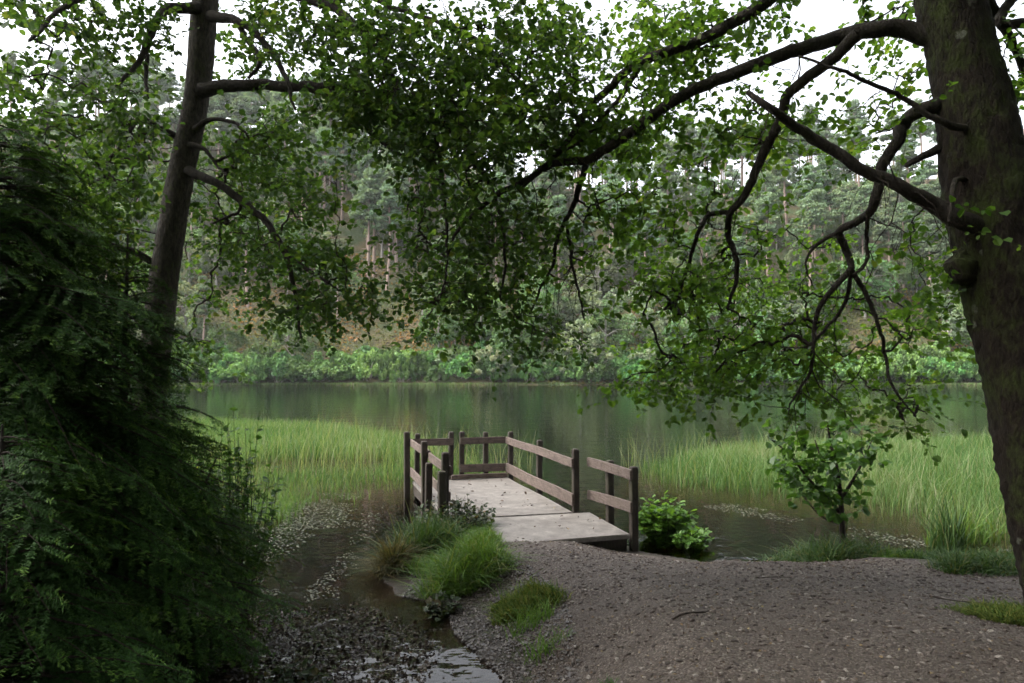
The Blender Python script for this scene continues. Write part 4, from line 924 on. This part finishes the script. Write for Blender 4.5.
spec = [(110, 60, 60, 46, 6.7, .8, 70), (60, 20, 60, 18, 6.2, .6, 50), (150, 20, 40, 22, 6.8, .6, 50), (110, 130, 60, 45, 6.4, .8, 120), (70, 190, 75, 55, 6.2, .9, 210), (40, 110, 40, 50, 6.0, .6, 60), (60, 270, 80, 60, 7.2, .8, 160), (140, 220, 50, 60, 8.4, .5, 110), (255, 130, 40, 60, 8.0, .6, 80),
        (240, 215, 55, 45, 8.2, .6, 150), (235, 160, 35, 30, 8.2, .5, 60), (245, 30, 45, 34, 7.8, .7, 80), (295, 175, 46, 46, 7.2, .6, 90), (318, 235, 46, 44, 7.0, .5, 100), (298, 285, 46, 34, 7.0, .4, 70), (300, 325, 16, 26, 7.0, .3, 34), (355, 285, 36, 22, 6.9, .4, 50),
        (300, 40, 66, 40, 7.0, .8, 110), (365, 60, 60, 56, 6.6, .8, 130), (385, 115, 40, 36, 6.6, .7, 70), (335, 120, 34, 30, 6.9, .6, 34), (420, 90, 50, 60, 6.4, .7, 130), (215, 250, 24, 12, 7.5, .3, 24), (20, 130, 30, 40, 6.6, .6, 34), (180, 340, 60, 60, 8.2, .5, 80),
        (470, 60, 95, 62, 6.4, .9, 360), (452, 150, 68, 60, 6.5, .9, 280), (455, 235, 62, 60, 6.5, .8, 210), (490, 305, 55, 42, 6.5, .5, 90), (430, 320, 30, 36, 6.4, .4, 34), (540, 70, 55, 50, 6.4, .7, 90), (540, 150, 50, 50, 6.4, .7, 80), (525, 245, 40, 50, 6.4, .5, 40), (525, 335, 45, 28, 6.4, .4, 30)]
T = fill(spec); nodes = np.vstack(lnodes)
lt_ = np.array(LT, float); tpx = 512 + FPX * T[:, 0] / T[:, 1]; tpy = 372 - FPX * (T[:, 2] - CAM_Z) / T[:, 1]
T = T[~((tpx > 350) & (tpx < 400) & (tpy > 160) & (tpy < 268) & (rng.uniform(0, 1, len(T)) < .9))]; tpx = 512 + FPX * T[:, 0] / T[:, 1]; tpy = 372 - FPX * (T[:, 2] - CAM_Z) / T[:, 1]
T = T[~((np.abs(tpx - np.interp(tpy, lt_[::-1, 1], lt_[::-1, 0])) < 34) & (T[:, 1] < 8.0))]
grow(nodes - off, T - off, tw, lf, .058, 11, .25)
for i in rng.choice(len(nodes), 16): hang(tw, nodes[i] - off, 1, rng.uniform(.25, .6), .004)
cs = [(rng.uniform(-10, -1), rng.uniform(-3, 8.5), rng.uniform(7.4, 10), rng.uniform(.9, 1.6)) for _ in range(60)]
upper(lf, cs, 13000, .15, off)
tw.build('twigs', M['twig'], lalder); lf.build('crown', M['alder_leaf'], lalder)

# --- sapling on the right bank
rng = np.random.default_rng(303)
c = P(843, 545, 8.45); c[2] = hz(c[0], c[1]); off = c.copy()
sap = thing('sapling', tuple(c), 'young sapling with round green leaves on the right bank', 'sapling')
tw = Geo(); lf = Geo(); nodes = []
SP = [([(843, 550, 3), (842, 520, 2.6), (840, 490, 2.2), (836, 465, 1.8), (830, 440, 1.2), (828, 425, .8)], 8.45, 8.4), ([(842, 515, 2), (825, 495, 1.6), (808, 478, 1.2), (790, 455, 1), (772, 440, .6)], 8.45, 8.2),
      ([(841, 500, 1.8), (856, 475, 1.3), (866, 455, 1), (872, 440, .6)], 8.45, 8.5), ([(838, 478, 1.4), (822, 458, 1), (815, 440, .7)], 8.4, 8.5), ([(842, 525, 1.4), (820, 515, 1), (800, 492, .8)], 8.45, 8.7)]
for (pix, a, b) in SP:
    p, r = limb_path(pix, a, b, .05, .03); tube(tw, p - off, r, 6, .04); nodes.append(p[3:])
T = fill([(836, 455, 36, 26, 8.4, .3, 20), (800, 458, 28, 22, 8.3, .25, 20), (838, 495, 26, 26, 8.4, .25, 20), (815, 475, 30, 26, 8.4, .25, 14), (775, 440, 12, 8, 8.2, .1, 4), (868, 455, 16, 22, 8.4, .2, 10), (805, 485, 18, 14, 8.4, .2, 8), (840, 425, 20, 8, 8.3, .2, 5)])
grow(np.vstack(nodes) - off, T - off, tw, lf, .105, 6, .16)
tw.build('trunk', M['twig'], sap); lf.build('crown', M['sapling_leaf'], sap)

# --- dark hemlocks at the left
def hemlock(loc, H, Rd, nb, seed, label, z0=.05, lean=(0, 0)):
    global rng
    rng = np.random.default_rng(seed); root = thing('conifer_tree', loc, label, 'conifer'); tk = Geo(); bw = Geo(); nl = Geo()
    zs = np.linspace(-.3, H, 14); tx = lean[0] * (zs / H) ** 2; ty = lean[1] * (zs / H) ** 2
    tube(tk, np.stack([tx, ty, zs], -1), np.linspace(.022 * H, .006, 14), 10, .04)
    NB = []; NA = []; NN = []; NS = []; NR = []
    for k in range(nb):
        f = rng.uniform(z0, .97); z = f * H; a = rng.uniform(0, 6.28); L = Rd * (1 - f) ** .65 * rng.uniform(.75, 1.1) + .08
        t = np.linspace(0, 1, 9); o = np.array([np.interp(z, zs, tx), np.interp(z, zs, ty), z])
        e = np.array([math.cos(a), math.sin(a), 0]); rise = rng.uniform(.15, .4); sag = rng.uniform(.32, .62)
        path = o + e * (L * t)[:, None] + np.array([0, 0, 1.0]) * (L * (rise * t - sag * t ** 2))[:, None]; path = path + np.cumsum(rng.normal(0, .012 * L, path.shape), 0)
        tube(bw, path, np.linspace(.006 + .006 * L, .0015, 9), 4, cap=False)
        tan = unit(np.gradient(path, axis=0)); sd = unit(np.cross(tan, [0, 0, 1.0])); roll = rng.normal(0, .55); sd = sd * math.cos(roll) + np.cross(sd, tan) * math.sin(roll)
        m = int(L / .021); ts = rng.uniform(.12, 1.0, m)
        for j, tt in enumerate(ts):
            b = np.array([np.interp(tt, t, path[:, i]) for i in range(3)]); ta = np.array([np.interp(tt, t, tan[:, i]) for i in range(3)]); s = np.array([np.interp(tt, t, sd[:, i]) for i in range(3)])
            sg = 1 if j % 2 else -1; l = (.34 * L * (1 - tt) + .11) * rng.uniform(.7, 1.2); d = unit(ta * .75 + s * sg * .8 + [0, 0, -.12])
            q = np.linspace(0, 1, 4); tp = b + d * (l * q)[:, None] + np.array([0, 0, -.28 * l]) * (q ** 2)[:, None]
            nn = max(4, int(l / .0055)); u = rng.uniform(.02, 1, nn); pos = np.stack([np.interp(u, q, tp[:, i]) for i in range(3)], -1)
            pn = unit(np.cross(s, ta) + rng.normal(0, .25, 3)); sdd = unit(np.cross(d, pn)); up = np.cross(sdd, d); sg2 = rng.choice([-1, 1], nn)[:, None]
            NB.append(pos); NA.append(unit(sdd * sg2 + d * .45 + up * rng.normal(0, .25, (nn, 1)))); NN.append(unit(up + rng.normal(0, .3, (nn, 3)))); NS.append(rng.uniform(.014, .024, nn))
            NR.append(np.clip(.25 + .35 * (u > .8) + rng.uniform(0, .4) * np.ones(nn) * (tt > .6) + rng.uniform(-.1, .15, nn), 0, 1))
    B = np.vstack(NB); A = np.vstack(NA); N_ = np.vstack(NN); S = np.concatenate(NS)[:, None]; sd = unit(np.cross(N_, A)); n = len(B)
    V = np.stack([B - sd * .0022, B + sd * .0022, B + A * S + sd * .0016, B + A * S - sd * .0016], 1).reshape(-1, 3)
    nl.add(V, (np.arange(n) * 4)[:, None] + np.array([[0, 1, 2, 3]]), np.repeat(np.concatenate(NR), 4))
    tk.build('trunk', M['branch'], root); bw.build('branches', M['twig'], root); nl.build('crown', M['needle'], root); return root
hemlock((-3.75, 4.9, hz(-3.75, 4.9)), 4.0, 2.2, 420, 41, 'large dark conifer filling the left side with drooping sprays')
hemlock((-3.12, 5.5, hz(-3.12, 5.5)), 3.5, 1.08, 190, 44, 'mid sized dark conifer in front of the slender rough barked trunk', .03)
hemlock((-2.75, 3.7, hz(-2.75, 3.7)), 2.1, 1.1, 130, 42, 'dark bushy conifer low in the bottom left corner', .02)
hemlock((-2.8, 5.6, hz(-2.8, 5.6)), 1.75, .58, 75, 43, 'slim young conifer at the edge of the pool', .03, (.35, .1))

# --- unseen trees added behind and beside the viewer to shade the bank
rng = np.random.default_rng(310)
wood = None
for (x, y, s_) in ((6.5, -5.5, 1.0), (1.5, -8.5, 1.1), (-4.5, -6.5, 1.0), (10.5, -1.0, 1.0), (-9.5, -2.5, 1.05), (12.5, -8.5, 1.15), (6.5, -13, 1.2), (-3, -14, 1.2), (-12, -10, 1.2), (11.5, 5.5, .95), (18, -3, 1.2)):
    if wood is None:
        wood = thing('added_shade_tree', (x, y, hz(x, y) - .1), 'unseen broad leafy tree added to shade the bank', 'tree', 'unseen trees added to shade the bank')
        g = Geo(); tube(g, [[0, 0, -.4], [.1, 0, 4], [-.1, .15, 8], [.1, 0, 12.5]], [.3, .24, .16, .04], 14, .05)
        for k in range(9):
            a = k * 2.4; z = 2.6 + k; tube(g, [[0, 0, z], [1.6 * math.cos(a), 1.6 * math.sin(a), z + 1.0], [3.4 * math.cos(a), 3.4 * math.sin(a), z + 1.2]], [.11, .07, .02], 7, .05)
        g.build('trunk', M['bark_alder'], wood); lf = Geo()
        d = rand_dirs(70) * (rng.uniform(.4, 1, 70) ** .5)[:, None] * [3.6, 3.6, 5.2] + [0, 0, 7.6]
        upper(lf, [(*q, 1.25) for q in d], 15000, .19, np.zeros(3)); lf.build('crown', M['alder_leaf'], wood); wood.scale = (s_,) * 3
    else: copy_tree(wood, (x, y, hz(x, y) - .1), x * 1.7 + y, s_)

# ------------------------------------------------------------------ haze over the lake
m, nt, out = new_mat('haze'); pv = nd(nt, 'ShaderNodeVolumePrincipled'); pv.inputs['Color'].default_value = (.9, .93, .95, 1); pv.inputs['Density'].default_value = .00016; pv.inputs['Anisotropy'].default_value = .3
nt.links.new(pv.outputs[0], out.inputs['Volume'])
g = Geo(); b = np.array([[-430, -62, -4.2], [430, -62, -4.2], [430, 540, -4.2], [-430, 540, -4.2], [-430, -62, 96], [430, -62, 96], [430, 540, 96], [-430, 540, 96]], float)
g.add(b, [[0, 3, 2, 1], [4, 5, 6, 7], [0, 1, 5, 4], [1, 2, 6, 5], [2, 3, 7, 6], [3, 0, 4, 7]])
tag(g.build('haze', m), kind='stuff')
